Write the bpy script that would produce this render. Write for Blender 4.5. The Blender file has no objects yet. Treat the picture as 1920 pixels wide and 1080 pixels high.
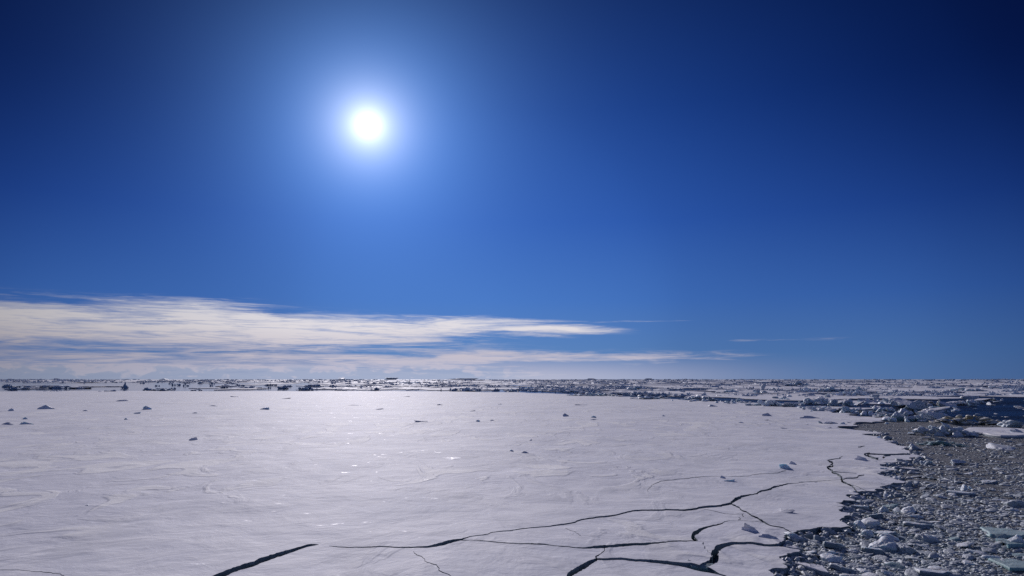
import bpy, bmesh, math, random
import numpy as np
from mathutils import Vector
from mathutils.geometry import delaunay_2d_cdt

# ------------------------------------------------------------------ camera
SC = bpy.context.scene
COL = SC.collection
H = 10.0                                   # lens height above the water (a ship's deck)
F = 1280.0                                 # focal length in pixels of the 1920 px wide photograph
TH = math.atan(171.0 / F)                  # upward pitch: the horizon lies 171 px below the centre
cd = bpy.data.cameras.new('camera'); cam = bpy.data.objects.new('camera', cd); COL.objects.link(cam)
cam.location = (0, 0, H); cam.rotation_euler = (math.pi / 2 + TH, 0, 0)
cd.sensor_width = 36; cd.lens = 36 * F / 1920; cd.clip_start = 0.5; cd.clip_end = 200000
SC.camera = cam
def raydir(u, v):
    x = (u - 960) / F; y = (540 - v) / F
    return np.array([x, math.cos(TH) - math.sin(TH) * y, math.sin(TH) + math.cos(TH) * y])
def ground(u, v, z=0.0):
    d = raydir(u, v); t = (z - H) / d[2]
    return np.array([d[0] * t, d[1] * t])
SUN = raydir(690, 235); SUN = SUN / np.linalg.norm(SUN)
SUN_EL = math.asin(SUN[2]); SUN_AZ = math.atan2(SUN[0], SUN[1])

# ------------------------------------------------------------------ colour management, exposure
SC.view_settings.view_transform = 'Standard'; SC.view_settings.look = 'None'
SC.view_settings.exposure = 0.0; SC.view_settings.gamma = 1.0; SC.view_settings.use_curve_mapping = False
SC.cycles.use_denoising = False
SC.cycles.max_bounces = 6; SC.cycles.diffuse_bounces = 3; SC.cycles.glossy_bounces = 3
SC.cycles.caustics_reflective = False; SC.cycles.caustics_refractive = False
SC.cycles.sample_clamp_indirect = 6.0

# ------------------------------------------------------------------ node expressions
class NT:
    def __init__(s, tree): s.t = tree; s.n = tree.nodes; s.l = tree.links
    def node(s, typ, **kw):
        n = s.n.new(typ)
        for k, v in kw.items(): setattr(n, k, v)
        return n
    def put(s, sock, val):
        if isinstance(val, X): val = val.s
        if isinstance(val, bpy.types.NodeSocket): s.l.new(val, sock)
        elif isinstance(val, (tuple, list)) and len(val) == 3 and sock.type == 'RGBA': sock.default_value = (*val, 1)
        else: sock.default_value = val
    def m(s, op, *a, clamp=False):
        n = s.node('ShaderNodeMath', operation=op, use_clamp=clamp)
        for i, v in enumerate(a): s.put(n.inputs[i], v)
        return X(s, n.outputs[0])
    def smooth(s, x, a, b, lo=0.0, hi=1.0):
        n = s.node('ShaderNodeMapRange', interpolation_type='SMOOTHSTEP')
        for i, v in enumerate((x, a, b, lo, hi)): s.put(n.inputs[i], v)
        return X(s, n.outputs[0])
    def xyz(s, x, y, z=0.0):
        n = s.node('ShaderNodeCombineXYZ')
        for i, v in enumerate((x, y, z)): s.put(n.inputs[i], v)
        return n.outputs[0]
    def noise(s, vec, scale, detail=4.0, rough=0.55, dist=0.0, lac=2.0):
        n = s.node('ShaderNodeTexNoise'); s.put(n.inputs['Vector'], vec)
        for k, v in (('Scale', scale), ('Detail', detail), ('Roughness', rough), ('Distortion', dist), ('Lacunarity', lac)): s.put(n.inputs[k], v)
        return X(s, n.outputs['Fac'])
    def voronoi(s, vec, scale, feature='F1', rnd=1.0):
        n = s.node('ShaderNodeTexVoronoi', feature=feature); s.put(n.inputs['Vector'], vec)
        s.put(n.inputs['Scale'], scale); s.put(n.inputs['Randomness'], rnd)
        return n
    def mix(s, f, a, b, mode='MIX'):
        n = s.node('ShaderNodeMix', data_type='RGBA', blend_type=mode)
        s.put(n.inputs[0], f); s.put(n.inputs[6], a); s.put(n.inputs[7], b)
        return n.outputs[2]
    def scale(s, c, f):
        n = s.node('ShaderNodeVectorMath', operation='SCALE'); s.put(n.inputs[0], c); s.put(n.inputs['Scale'], f); return n.outputs[0]
    def add(s, a, b):
        n = s.node('ShaderNodeVectorMath', operation='ADD'); s.put(n.inputs[0], a); s.put(n.inputs[1], b); return n.outputs[0]
    def mul(s, a, b):
        n = s.node('ShaderNodeVectorMath', operation='MULTIPLY'); s.put(n.inputs[0], a); s.put(n.inputs[1], b); return n.outputs[0]
    def curve(s, x, pts, x0, x1, y1):
        n = s.node('ShaderNodeFloatCurve'); c = n.mapping.curves[0]
        q = [((a - x0) / (x1 - x0), b / y1) for a, b in pts]
        while len(c.points) < len(q): c.points.new(0.5, 0.5)
        for p, (a, b) in zip(c.points, q): p.location = (a, b); p.handle_type = 'AUTO_CLAMPED'
        n.mapping.update()
        s.put(n.inputs[1], (x - x0) * (1.0 / (x1 - x0)))
        return X(s, n.outputs[0]) * y1
    def ramp(s, f, stops, interp='LINEAR'):
        n = s.node('ShaderNodeValToRGB'); n.color_ramp.interpolation = interp; e = n.color_ramp.elements
        while len(e) < len(stops): e.new(0.5)
        for el, (p, c) in zip(e, stops): el.position = p; el.color = (*c, 1)
        s.put(n.inputs[0], f); return n.outputs[0]
class X:
    def __init__(s, T, sock): s.T = T; s.s = sock
    def __add__(s, o): return s.T.m('ADD', s, o)
    __radd__ = __add__
    def __sub__(s, o): return s.T.m('SUBTRACT', s, o)
    def __rsub__(s, o): return s.T.m('SUBTRACT', o, s)
    def __mul__(s, o): return s.T.m('MULTIPLY', s, o)
    __rmul__ = __mul__
    def __truediv__(s, o): return s.T.m('DIVIDE', s, o)
    def __pow__(s, o): return s.T.m('POWER', s, o)

# ------------------------------------------------------------------ sky
W = bpy.data.worlds.new('World'); SC.world = W; W.use_nodes = True
T = NT(W.node_tree); T.n.clear()
out = T.node('ShaderNodeOutputWorld'); bg = T.node('ShaderNodeBackground'); T.l.new(bg.outputs[0], out.inputs[0])
tc = T.node('ShaderNodeTexCoord'); sep = T.node('ShaderNodeSeparateXYZ')
nrm = T.node('ShaderNodeVectorMath', operation='NORMALIZE'); T.l.new(tc.outputs['Generated'], nrm.inputs[0]); T.l.new(nrm.outputs[0], sep.inputs[0])
dx, dy, dz = (X(T, sep.outputs[i]) for i in range(3))
D = 180 / math.pi
el = T.m('ARCSINE', dz) * D
az = T.m('ARCTAN2', dx, dy) * D
def angle_to(v):
    n = T.node('ShaderNodeVectorMath', operation='DOT_PRODUCT'); T.l.new(nrm.outputs[0], n.inputs[0]); n.inputs[1].default_value = tuple(v)
    return T.m('ARCCOSINE', T.m('MINIMUM', X(T, n.outputs['Value']), 0.999999)) * D
a_sun = angle_to(SUN)
ctr = raydir(910, 560); ctr /= np.linalg.norm(ctr); a_ctr = angle_to(ctr)
sky = T.node('ShaderNodeTexSky', sky_type='NISHITA', sun_disc=False); sky.sun_elevation = SUN_EL; sky.sun_rotation = SUN_AZ
sky.altitude = 10; sky.air_density = 1.0; sky.dust_density = 0.2; sky.ozone_density = 3.0
# deep polar blue by height above the horizon
SKYC = [(0.0, (0.135, 0.255, 0.50)), (0.03, (0.105, 0.235, 0.51)), (0.10, (0.060, 0.178, 0.53)), (0.20, (0.030, 0.112, 0.45)),
        (0.34, (0.016, 0.072, 0.33)), (0.52, (0.013, 0.048, 0.21)), (1.0, (0.018, 0.05, 0.2))]
base = T.ramp(el * (1 / 65.0), SKYC)
fall = T.curve(a_ctr, [(0, 1.0), (10, .94), (17, .78), (24, .58), (32, .37), (38, .24), (45, .14), (56, .13), (85, .30), (120, .40), (180, .40)], 0, 180, 1)
fall = fall + T.smooth(el, 24.0, 0.0, 0.0, 0.34) * T.smooth(a_ctr, 14.0, 34.0)      # the horizon stays paler than the sky above it
fcol = T.node('ShaderNodeCombineXYZ')                   # away from the bright middle the blue also deepens
for k_, p_ in enumerate((1.45, 1.25, 0.95)): T.put(fcol.inputs[k_], fall ** p_)
base = T.mul(base, fcol.outputs[0])
base = T.add(base, T.scale(sky.outputs[0], 0.0003))
base = T.add(base, T.scale((0.050, 0.056, 0.056), T.smooth(a_ctr, 55.0, 120.0)))   # paler air opposite the sun
# aureole round the sun
def ex(a, w, p=1.0): return T.m('EXPONENT', ((a * (1.0 / w)) ** p) * -1.0)
glow = T.scale((1.0, 0.99, 0.97), ex(a_sun, 0.8, 1.0) * 1.7)
glow = T.add(glow, T.scale((0.46, 0.38, 0.22), ex(a_sun, 2.7, 1.5)))
glow = T.add(glow, T.scale((0.19, 0.42, 0.90), ex(a_sun, 6.5, 1.2)))
col = T.add(base, glow)
# low cloud banks in the left half of the horizon
def cloudnoise(sa, se, seed, detail, rough, warp=0.0):
    return T.noise(T.xyz(az * sa + seed, el * se, seed * 1.7), 1.0, detail, rough, warp)
n1 = cloudnoise(0.10, 1.75, 3.1, 8.0, 0.62, 1.3); n2 = cloudnoise(0.34, 4.4, 11.0, 6.0, 0.64, 1.1); n3 = cloudnoise(0.10, 0.6, 27.0, 2.0, 0.5)
n4 = cloudnoise(0.55, 1.25, 41.0, 5.0, 0.55, 0.4)
n5 = cloudnoise(0.45, 11.0, 57.0, 5.0, 0.65, 0.3)
streak = n1 * 0.56 + n2 * 0.32 + n5 * 0.12
def band(centre, half, amp):               # 1 on the band's axis, 0 outside it, negative beyond
    q = (el - centre) / half
    return T.m('EXPONENT', q * q * -1.0) * amp
topc = T.curve(az, [(-60, 4.2), (-37, 4.35), (-24, 4.75), (-17.5, 4.25), (-10, 4.05), (-3.6, 4.45), (3, 4.2), (9.8, 3.95), (20, 3.8)], -60, 60, 8)
halfA = T.curve(az, [(-60, 1.2), (-37, 1.15), (-22, 1.1), (-10, 0.95), (-3, 0.72), (5, 0.50), (10, 0.28), (14, .2)], -60, 60, 2)
ampA = T.smooth(az, 2.0, 12.5, 1.0, 0.0)
A = band(topc, halfA, ampA)
B = band(3.0, 0.85, T.smooth(az, -22.0, 4.0, 0.86, 0.05))
Bb = band(1.75, 0.45, T.smooth(az, -40.0, -12.0, 0.15, 0.62) * T.smooth(az, 12.0, 24.0, 1.0, 0.0))
C = band(0.5, 0.95, T.smooth(az, -4.0, 16.0, 0.95, 0.0))
L = band(1.0, 1.2, T.smooth(az, -8.0, 18.0, 0.30, 0.0))
wisp = band(4.75, 0.10, T.smooth(az, 3.0, 8.0) * T.smooth(az, 13.5, 17.0, 1.0, 0.0) * 0.24)
wisp = wisp + band(3.02, 0.11, T.smooth(az, 14.0, 18.5) * T.smooth(az, 24.0, 29.0, 1.0, 0.0) * 0.24)
env = A + B + Bb + C + L + wisp
dens = T.smooth(env + (streak - 0.5) * 3.6 + (n3 - 0.5) * 1.1, 0.06, 1.5)
dens = dens * T.smooth(env, 0.03, 0.30)
dens = T.m('MAXIMUM', dens, T.smooth(el, 2.3, 0.1) * T.smooth(az, -6.0, 30.0, 0.82, 0.0))
cum = T.smooth(n4 * 1.0 + (1.1 - el) * 0.16, 0.50, 0.60) * T.smooth(el, 1.35, 0.7) * T.smooth(az, -4.0, 4.0, 1.0, 0.0)
ccol = T.ramp(el * (1 / 7.0), [(0.0, (0.58, 0.57, 0.68)), (0.12, (0.57, 0.54, 0.64)), (0.3, (0.64, 0.57, 0.61)), (0.6, (0.86, 0.80, 0.79)), (1.0, (0.78, 0.78, 0.82))])
ccol = T.mix(cum * 0.65, ccol, (0.32, 0.40, 0.58))
cfall = T.smooth(a_ctr, 12.0, 48.0, 1.0, 0.42)
ccol = T.scale(ccol, cfall)
col = T.mix(T.m('MINIMUM', dens, 0.85), col, ccol)
col = T.scale(col, 10.0)                   # the Background strength below is a tenth
T.put(bg.inputs[0], col); bg.inputs[1].default_value = 0.1

# ------------------------------------------------------------------ sun
ld = bpy.data.lights.new('sun', 'SUN'); ld.energy = 3.0; ld.angle = math.radians(0.5); ld.color = (1.0, 0.945, 0.985)
lo = bpy.data.objects.new('sun', ld); COL.objects.link(lo); lo.location = (-200, 900, 400)
lo.rotation_euler = Vector(SUN).to_track_quat('Z', 'Y').to_euler()

# ------------------------------------------------------------------ noise in numpy
def _hash(ix, iy, s):
    h = (ix.astype(np.int64) * 374761393 + iy.astype(np.int64) * 668265263 + s * 974711) & 0xffffffff
    h = ((h ^ (h >> 13)) * 1274126177) & 0xffffffff
    h = (h ^ (h >> 16)) & 0xffffffff
    return h / 4294967295.0
def vnoise(x, y, s=0):
    x = np.asarray(x, float); y = np.asarray(y, float)
    ix = np.floor(x); iy = np.floor(y); fx = x - ix; fy = y - iy
    fx = fx * fx * fx * (fx * (fx * 6 - 15) + 10); fy = fy * fy * fy * (fy * (fy * 6 - 15) + 10)
    a = _hash(ix, iy, s); b = _hash(ix + 1, iy, s); c = _hash(ix, iy + 1, s); d = _hash(ix + 1, iy + 1, s)
    return (a + (b - a) * fx) * (1 - fy) + (c + (d - c) * fx) * fy
def fbm(x, y, s=0, oct=4, g=0.5):
    t = 0; a = 1; n = 0
    for i in range(oct):
        t = t + a * vnoise(x * 2 ** i + 17.3 * i, y * 2 ** i - 9.1 * i, s + i); n += a; a *= g
    return t / n
def sst(x, a, b):
    t = np.clip((x - a) / (b - a), 0, 1); return t * t * (3 - 2 * t)

# ------------------------------------------------------------------ mesh helpers
def mesh_from(name, V, Fc, mats, midx=None, smooth=True):
    me = bpy.data.meshes.new(name)
    V = np.asarray(V, np.float32)
    if isinstance(Fc, np.ndarray) and Fc.ndim == 2:
        k = Fc.shape[1]; nf = len(Fc)
        me.vertices.add(len(V)); me.vertices.foreach_set('co', V.ravel())
        me.loops.add(nf * k); me.loops.foreach_set('vertex_index', Fc.astype(np.int32).ravel())
        me.polygons.add(nf); me.polygons.foreach_set('loop_start', np.arange(0, nf * k, k, dtype=np.int32))
        me.update(calc_edges=True)
    else:
        me.from_pydata([tuple(v) for v in V], [], Fc); me.update(); nf = len(Fc)
    me.validate()
    for m in mats: me.materials.append(m)
    if midx is not None and len(me.polygons) == len(midx): me.polygons.foreach_set('material_index', np.asarray(midx, np.int32))
    if smooth is True: me.polygons.foreach_set('use_smooth', np.ones(len(me.polygons), bool))
    elif smooth is not False and len(me.polygons) == len(smooth): me.polygons.foreach_set('use_smooth', np.asarray(smooth, bool))
    me.update()
    return me
def link(name, me, parent=None, **props):
    o = bpy.data.objects.new(name, me); COL.objects.link(o)
    if parent: o.parent = parent
    for k, v in props.items():
        if v is not None: o[k] = v
    if 'label' in props: o['kind'] = 'thing'
    return o
def _ico(sub):
    bm = bmesh.new(); bmesh.ops.create_icosphere(bm, subdivisions=sub, radius=1)
    V = np.array([v.co[:] for v in bm.verts]); Fc = np.array([[v.index for v in f.verts] for f in bm.faces]); bm.free()
    return V / np.linalg.norm(V, axis=1)[:, None], Fc
ICO = {k: _ico(k) for k in (1, 2, 3, 4)}
def n3(V, f, s):                           # cheap 3-d noise on a surface
    return (vnoise(V[:, 0] * f + 5.1, V[:, 1] * f + V[:, 2] * f * 0.7, s) + vnoise(V[:, 1] * f - 3.3, V[:, 2] * f + V[:, 0] * f * 0.6, s + 7)
            + vnoise(V[:, 2] * f + 1.7, V[:, 0] * f - V[:, 1] * f * 0.5, s + 13)) / 3.0
def block(seed, sub=3, planes=11, soft=14.0, rough=0.16, flat=0.0, freq=2.2):
    """A broken ice block: a ball cut by random planes, its edges melted round, its faces pitted."""
    r = np.random.default_rng(seed); V, Fc = ICO[sub]
    N = r.normal(size=(planes, 3)); N /= np.linalg.norm(N, axis=1)[:, None]
    if flat: N = np.vstack([N, [[0.12, 0.05, 0.99], [-.1, .06, -.99]]])
    dd = r.uniform(0.55, 1.0, len(N))
    if flat: dd[-2:] = flat
    dots = np.clip(V @ N.T, 1e-3, None)
    rr = -np.log(np.exp(-soft * np.minimum(dd / dots, 3.0)).sum(1)) / soft
    P = V * rr[:, None]
    P = P * (1 + rough * 2 * (n3(V, freq, seed * 3 + 1) - 0.5) + rough * 1.1 * (n3(V, freq * 2.6, seed * 3 + 2) - 0.5) + rough * 0.7 * (n3(V, freq * 6, seed * 3 + 5) - 0.5))[:, None]
    P -= (P.max(0) + P.min(0)) / 2; P /= (P.max(0) - P.min(0)).max() / 2
    return P, Fc
def join(parts):
    Vs, Fs, n = [], [], 0
    for V, Fc in parts: Vs.append(V); Fs.append(Fc + n); n += len(V)
    return np.vstack(Vs), np.vstack(Fs)
def rotz(V, a):
    c, s = math.cos(a), math.sin(a); return V @ np.array([[c, s, 0], [-s, c, 0], [0, 0, 1]])
def roty(V, a):
    c, s = math.cos(a), math.sin(a); return V @ np.array([[c, 0, -s], [0, 1, 0], [s, 0, c]])
def rotx(V, a):
    c, s = math.cos(a), math.sin(a); return V @ np.array([[1, 0, 0], [0, c, s], [0, -s, c]])

# ------------------------------------------------------------------ materials
def material(name):
    m = bpy.data.materials.new(name); m.use_nodes = True; t = NT(m.node_tree); t.n.clear()
    o = t.node('ShaderNodeOutputMaterial'); p = t.node('ShaderNodeBsdfPrincipled'); t.l.new(p.outputs[0], o.inputs[0])
    return m, t, p
def bump(t, p, h, dist, strength=1.0, prev=None):
    b = t.node('ShaderNodeBump'); t.put(b.inputs['Height'], h); t.put(b.inputs['Distance'], dist); t.put(b.inputs['Strength'], strength)
    if prev is not None: t.l.new(prev, b.inputs['Normal'])
    return b.outputs[0]
def objco(t, obj=True):
    return t.node('ShaderNodeTexCoord').outputs['Object'] if obj else t.node('ShaderNodeNewGeometry').outputs['Position']
def mapv(t, vec, sc=(1, 1, 1), rot=(0, 0, 0), loc=(0, 0, 0)):
    n = t.node('ShaderNodeMapping'); t.put(n.inputs[0], vec); n.inputs['Scale'].default_value = sc; n.inputs['Rotation'].default_value = rot; n.inputs['Location'].default_value = loc
    return n.outputs[0]

def snow_material():
    m, t, p = material('wind packed snow')
    P = objco(t, False)
    s = t.node('ShaderNodeSeparateXYZ'); t.put(s.inputs[0], P); px, py = X(t, s.outputs[0]), X(t, s.outputs[1])
    # thin crusts of snow with a lip, left where the wind scoured the old surface
    warp = t.noise(mapv(t, P, (0.16, 0.085, 1)), 1.0, 4, 0.5, 1.6)
    crust = t.smooth(warp, 0.50, 0.585)
    lobe = t.noise(mapv(t, P, (0.035, 0.03, 1), loc=(3.2, 1.1, 0)), 1.0, 2, 0.5)
    where = t.smooth(lobe, 0.36, 0.52)
    crust = crust * where
    sas = t.noise(mapv(t, P, (0.30, 0.36, 1), (0, 0, math.radians(8))), 1.0, 5, 0.62, 0.6)
    ripple = t.noise(mapv(t, P, (1.1, 1.0, 1), (0, 0, math.radians(-6))), 1.0, 4, 0.6, 0.5)
    grain = t.noise(mapv(t, P, (7, 9, 7)), 1.0, 3, 0.6)
    patch = t.noise(mapv(t, P, (0.06, 0.05, 1), (0, 0, math.radians(5))), 1.0, 5, 0.6, 0.9)
    ice = t.smooth(patch, 0.52, 0.66)                                          # scoured, greyer, glazed
    spark = t.smooth(t.noise(mapv(t, P, (0.35, 0.9, 1)), 1.0, 5, 0.65, 0.5), 0.655, 0.72)
    n = bump(t, p, sas, 0.16, 0.85)
    n = bump(t, p, crust, 0.06, 0.9, n)
    n = bump(t, p, patch, 0.5, 0.6, n)
    n = bump(t, p, ripple, 0.018, 0.7, n)
    n = bump(t, p, grain, 0.006, 0.7, n)
    t.put(p.inputs['Normal'], n)
    c = t.mix(t.smooth(sas, 0.32, 0.68), (0.745, 0.745, 0.80), (0.845, 0.835, 0.86))
    c = t.mix(ice * 0.8, c, (0.68, 0.69, 0.755))
    c = t.mix(where * t.smooth(lobe, .45, .6) * 0.6, c, (0.72, 0.72, 0.785))
    c = t.mix(crust * 0.85, c, t.mix(t.smooth(ripple, .3, .7), (0.87, 0.855, 0.845), (0.93, 0.91, 0.89)))
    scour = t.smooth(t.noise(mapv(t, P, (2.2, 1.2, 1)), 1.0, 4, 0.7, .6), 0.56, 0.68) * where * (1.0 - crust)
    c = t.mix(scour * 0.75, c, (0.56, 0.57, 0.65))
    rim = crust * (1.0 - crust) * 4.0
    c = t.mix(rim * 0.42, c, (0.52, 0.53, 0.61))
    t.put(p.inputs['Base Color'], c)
    t.put(p.inputs['Roughness'], t.m('SUBTRACT', 0.75, spark * 0.33))
    t.put(p.inputs['Specular IOR Level'], 0.09)
    return m
def ice_material(name, top, side, deep, snow=0.5, rough=0.5, pit=1.0, sss=0.0, spec=0.4):
    """Broken sea ice: snow on what faces up, blue-green at the foot where it is wet."""
    m, t, p = material(name)
    O = objco(t); g = t.node('ShaderNodeNewGeometry')
    s = t.node('ShaderNodeSeparateXYZ'); t.put(s.inputs[0], g.outputs['Normal']); nz = X(t, s.outputs[2])
    s2 = t.node('ShaderNodeSeparateXYZ'); t.put(s2.inputs[0], g.outputs['Position']); wz = X(t, s2.outputs[2])
    rnd = X(t, t.node('ShaderNodeObjectInfo').outputs['Random'])
    Wp = g.outputs['Position']
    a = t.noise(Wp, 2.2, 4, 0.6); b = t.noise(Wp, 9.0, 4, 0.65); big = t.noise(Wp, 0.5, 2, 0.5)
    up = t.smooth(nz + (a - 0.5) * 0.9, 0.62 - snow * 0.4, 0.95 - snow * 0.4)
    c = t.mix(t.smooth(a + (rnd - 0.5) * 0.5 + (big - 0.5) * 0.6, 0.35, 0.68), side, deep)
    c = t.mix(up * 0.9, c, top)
    wet = t.smooth(wz + (a - 0.5) * 0.12, 0.14, 0.02)
    c = t.mix(wet * 0.45, c, (0.20, 0.30, 0.32))
    t.put(p.inputs['Base Color'], c)
    n = bump(t, p, a, 0.10 * pit, 0.7); n = bump(t, p, b, 0.035 * pit, 0.8, n); t.put(p.inputs['Normal'], n)
    t.put(p.inputs['Roughness'], rough); t.put(p.inputs['Specular IOR Level'], spec)
    if sss:
        t.put(p.inputs['Subsurface Weight'], sss); p.inputs['Subsurface Radius'].default_value = (0.6, 0.8, 0.9); p.inputs['Subsurface Scale'].default_value = 0.3
    return m
SNOW = snow_material()
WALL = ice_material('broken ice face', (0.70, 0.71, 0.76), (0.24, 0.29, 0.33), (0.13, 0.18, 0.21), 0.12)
BLUE = ice_material('blue ridge ice', (0.84, 0.85, 0.88), (0.70, 0.77, 0.82), (0.54, 0.66, 0.72), 0.6, 0.5, 1.5, 0.5)
CHUNK = ice_material('wet brash ice', (0.49, 0.52, 0.555), (0.34, 0.39, 0.42), (0.21, 0.26, 0.28), 0.35, 0.5, 1.6)
PALE = ice_material('washed white ice', (0.68, 0.70, 0.74), (0.54, 0.60, 0.65), (0.40, 0.48, 0.52), 0.6, 0.55, 1.6, 0.5)
GREEN = ice_material('turquoise ice', (0.33, 0.42, 0.44), (0.24, 0.36, 0.37), (0.16, 0.29, 0.29), 0.1, 0.55, 1.0, 0.5, .2)
STAIN = ice_material('algae stained ice', (0.66, 0.65, 0.62), (0.52, 0.51, 0.45), (0.40, 0.37, 0.27), 0.35)
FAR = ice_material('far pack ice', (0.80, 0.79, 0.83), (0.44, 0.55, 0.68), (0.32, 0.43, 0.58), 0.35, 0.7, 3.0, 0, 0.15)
def water_material():
    m, t, p = material('polar sea water'); P = objco(t, False)
    s = t.node('ShaderNodeSeparateXYZ'); t.put(s.inputs[0], P); px, py = X(t, s.outputs[0]), X(t, s.outputs[1])
    w = t.noise(mapv(t, P, (0.28, 0.42, 1)), 1.0, 5, 0.65, 0.4); w2 = t.noise(mapv(t, P, (3.0, 5.0, 1)), 1.0, 3, 0.6, 0.3)
    breeze = t.smooth(px, -60.0, 120.0, 0.035, 1.0)                           # the lead on the left lies calm in the lee
    gust = t.smooth(t.noise(mapv(t, P, (0.012, 0.05, 1)), 1.0, 4, 0.6, 0.5), 0.35, 0.65)
    n = bump(t, p, w, 0.75, breeze); n = bump(t, p, w2, 0.05, breeze, n)
    t.put(p.inputs['Normal'], n)
    t.put(p.inputs['Base Color'], (0.005, 0.010, 0.018)); t.put(p.inputs['Roughness'], breeze * 0.22 + 0.05 + breeze * gust * 0.12); t.put(p.inputs['IOR'], 1.333); t.put(p.inputs['Specular IOR Level'], 0.42 - breeze * 0.19 - breeze * gust * .08)
    return m
WATER = water_material()
def slush_material():
    m, t, p = material('brown grey slush'); P = objco(t, False)
    def cells(scale, lo, hi, rag, keep):
        v = t.voronoi(mapv(t, P, (1, 1.15, 1)), scale); d = X(t, v.outputs['Distance'])
        q = t.node('ShaderNodeSeparateColor'); t.put(q.inputs[0], v.outputs['Color'])
        n = t.noise(P, scale * 2.2, 3, 0.65)
        return t.smooth(d + (n - 0.5) * rag, hi, lo) * t.smooth(X(t, q.outputs[0]), keep, keep + 0.25), X(t, q.outputs[1])
    b0, k0 = cells(0.9, 0.28, 0.52, 0.5, 0.35); b1, k1 = cells(2.4, 0.26, 0.48, 0.5, 0.3); b2, k2 = cells(6.0, 0.24, 0.46, 0.4, 0.2); b3, k3 = cells(14.0, 0.22, 0.46, 0.3, 0.2)
    big = t.noise(mapv(t, P, (0.13, 0.26, 1), (0, 0, .4)), 1.0, 4, 0.6, 0.8); mid = t.noise(P, 0.8, 5, 0.65); fine = t.noise(P, 14.0, 3, 0.6)
    c = t.mix(t.smooth(mid, 0.36, 0.62), (0.046, 0.046, 0.047), (0.170, 0.172, 0.180))
    c = t.mix(b3 * 0.8, c, t.mix(k3, (0.195, 0.195, 0.20), (0.37, 0.375, 0.385)))
    c = t.mix(b2 * 0.85, c, t.mix(k2, (0.25, 0.25, 0.25), (0.46, 0.47, 0.48)))
    c = t.mix(b1 * 0.85, c, t.mix(k1, (0.22, 0.24, 0.25), (0.46, 0.48, 0.50)))
    c = t.mix(b0 * 0.6, c, t.mix(k0, (0.24, 0.28, 0.29), (0.46, 0.48, 0.49)))
    c = t.mix(t.smooth(big + (mid - 0.5) * 0.4, 0.38, 0.30) * 0.9, c, (0.012, 0.013, 0.014))
    t.put(p.inputs['Base Color'], c)
    n = bump(t, p, b0 + b1 * 0.6, 0.14, 0.9); n = bump(t, p, b2 + b3 * 0.5, 0.06, 0.9, n); n = bump(t, p, fine, 0.015, 0.8, n); t.put(p.inputs['Normal'], n)
    t.put(p.inputs['Roughness'], 0.6); t.put(p.inputs['Specular IOR Level'], 0.25)
    return m
SLUSH = slush_material()

# ------------------------------------------------------------------ sea: one sheet to the horizon
R = 60000.0
sea_me = mesh_from('sea', [(-R, -2000, 0), (R, -2000, 0), (R, R, 0), (-R, R, 0)], np.array([[0, 1, 2, 3]]), [WATER], smooth=False)
link('sea', sea_me, kind='structure')

# ------------------------------------------------------------------ the great floe, cut by its cracks
FB = 0.40                                  # freeboard
def roughen(P, n, amp, rng, closed=True):
    """fractal breaks along an outline (ground coordinates): n rounds of midpoint displacement"""
    P = [np.array(p, float) for p in P]
    for k in range(n):
        Q = []; m = len(P)
        for i in range(m if closed else m - 1):
            a, b = P[i], P[(i + 1) % m]; d = b - a; L = np.hypot(*d)
            Q.append(a)
            if L > 0.25:
                dist = np.hypot(*((a + b) / 2)); step = dist * 0.004
                if L > step: Q.append((a + b) / 2 + np.array([-d[1], d[0]]) * rng.normal() * amp)
        if not closed: Q.append(P[-1])
        P = Q
    return P
rng = np.random.default_rng(7)
RIGHT_EDGE = [(1380, 1300), (1420, 1140), (1450, 1080), (1444, 1066), (1461, 1044), (1486, 1038), (1500, 1033), (1464, 1028), (1455, 1025), (1461, 1019), (1469, 1010),
    (1480, 998), (1511, 992), (1550, 988), (1592, 986), (1582, 980), (1578, 972), (1575, 962), (1569, 952), (1567, 945), (1580, 943), (1592, 935), (1585, 930), (1604, 922), (1642, 921),
    (1650, 913), (1675, 906), (1680, 899), (1650, 891), (1644, 888), (1664, 881), (1651, 873), (1655, 867), (1686, 863), (1708, 860), (1714, 857), (1708, 849), (1705, 845),
    (1700, 838), (1680, 834), (1667, 830), (1650, 822), (1630, 813), (1648, 809), (1600, 804), (1570, 799), (1600, 795), (1640, 790), (1667, 787), (1640, 782), (1607, 777), (1547, 770), (1513, 766),
    (1467, 763), (1420, 759), (1347, 753), (1273, 750), (1207, 745), (1140, 742), (1073, 740), (973, 736), (840, 734), (640, 733), (300, 733.5), (0, 734), (-700, 734)]
FLOE = [ground(u, v, FB) for u, v in RIGHT_EDGE]
FLOE = roughen(FLOE, 4, 0.16, rng, closed=False) + [ground(-1500, 900, FB), ground(-1500, 1300, FB)]
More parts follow.
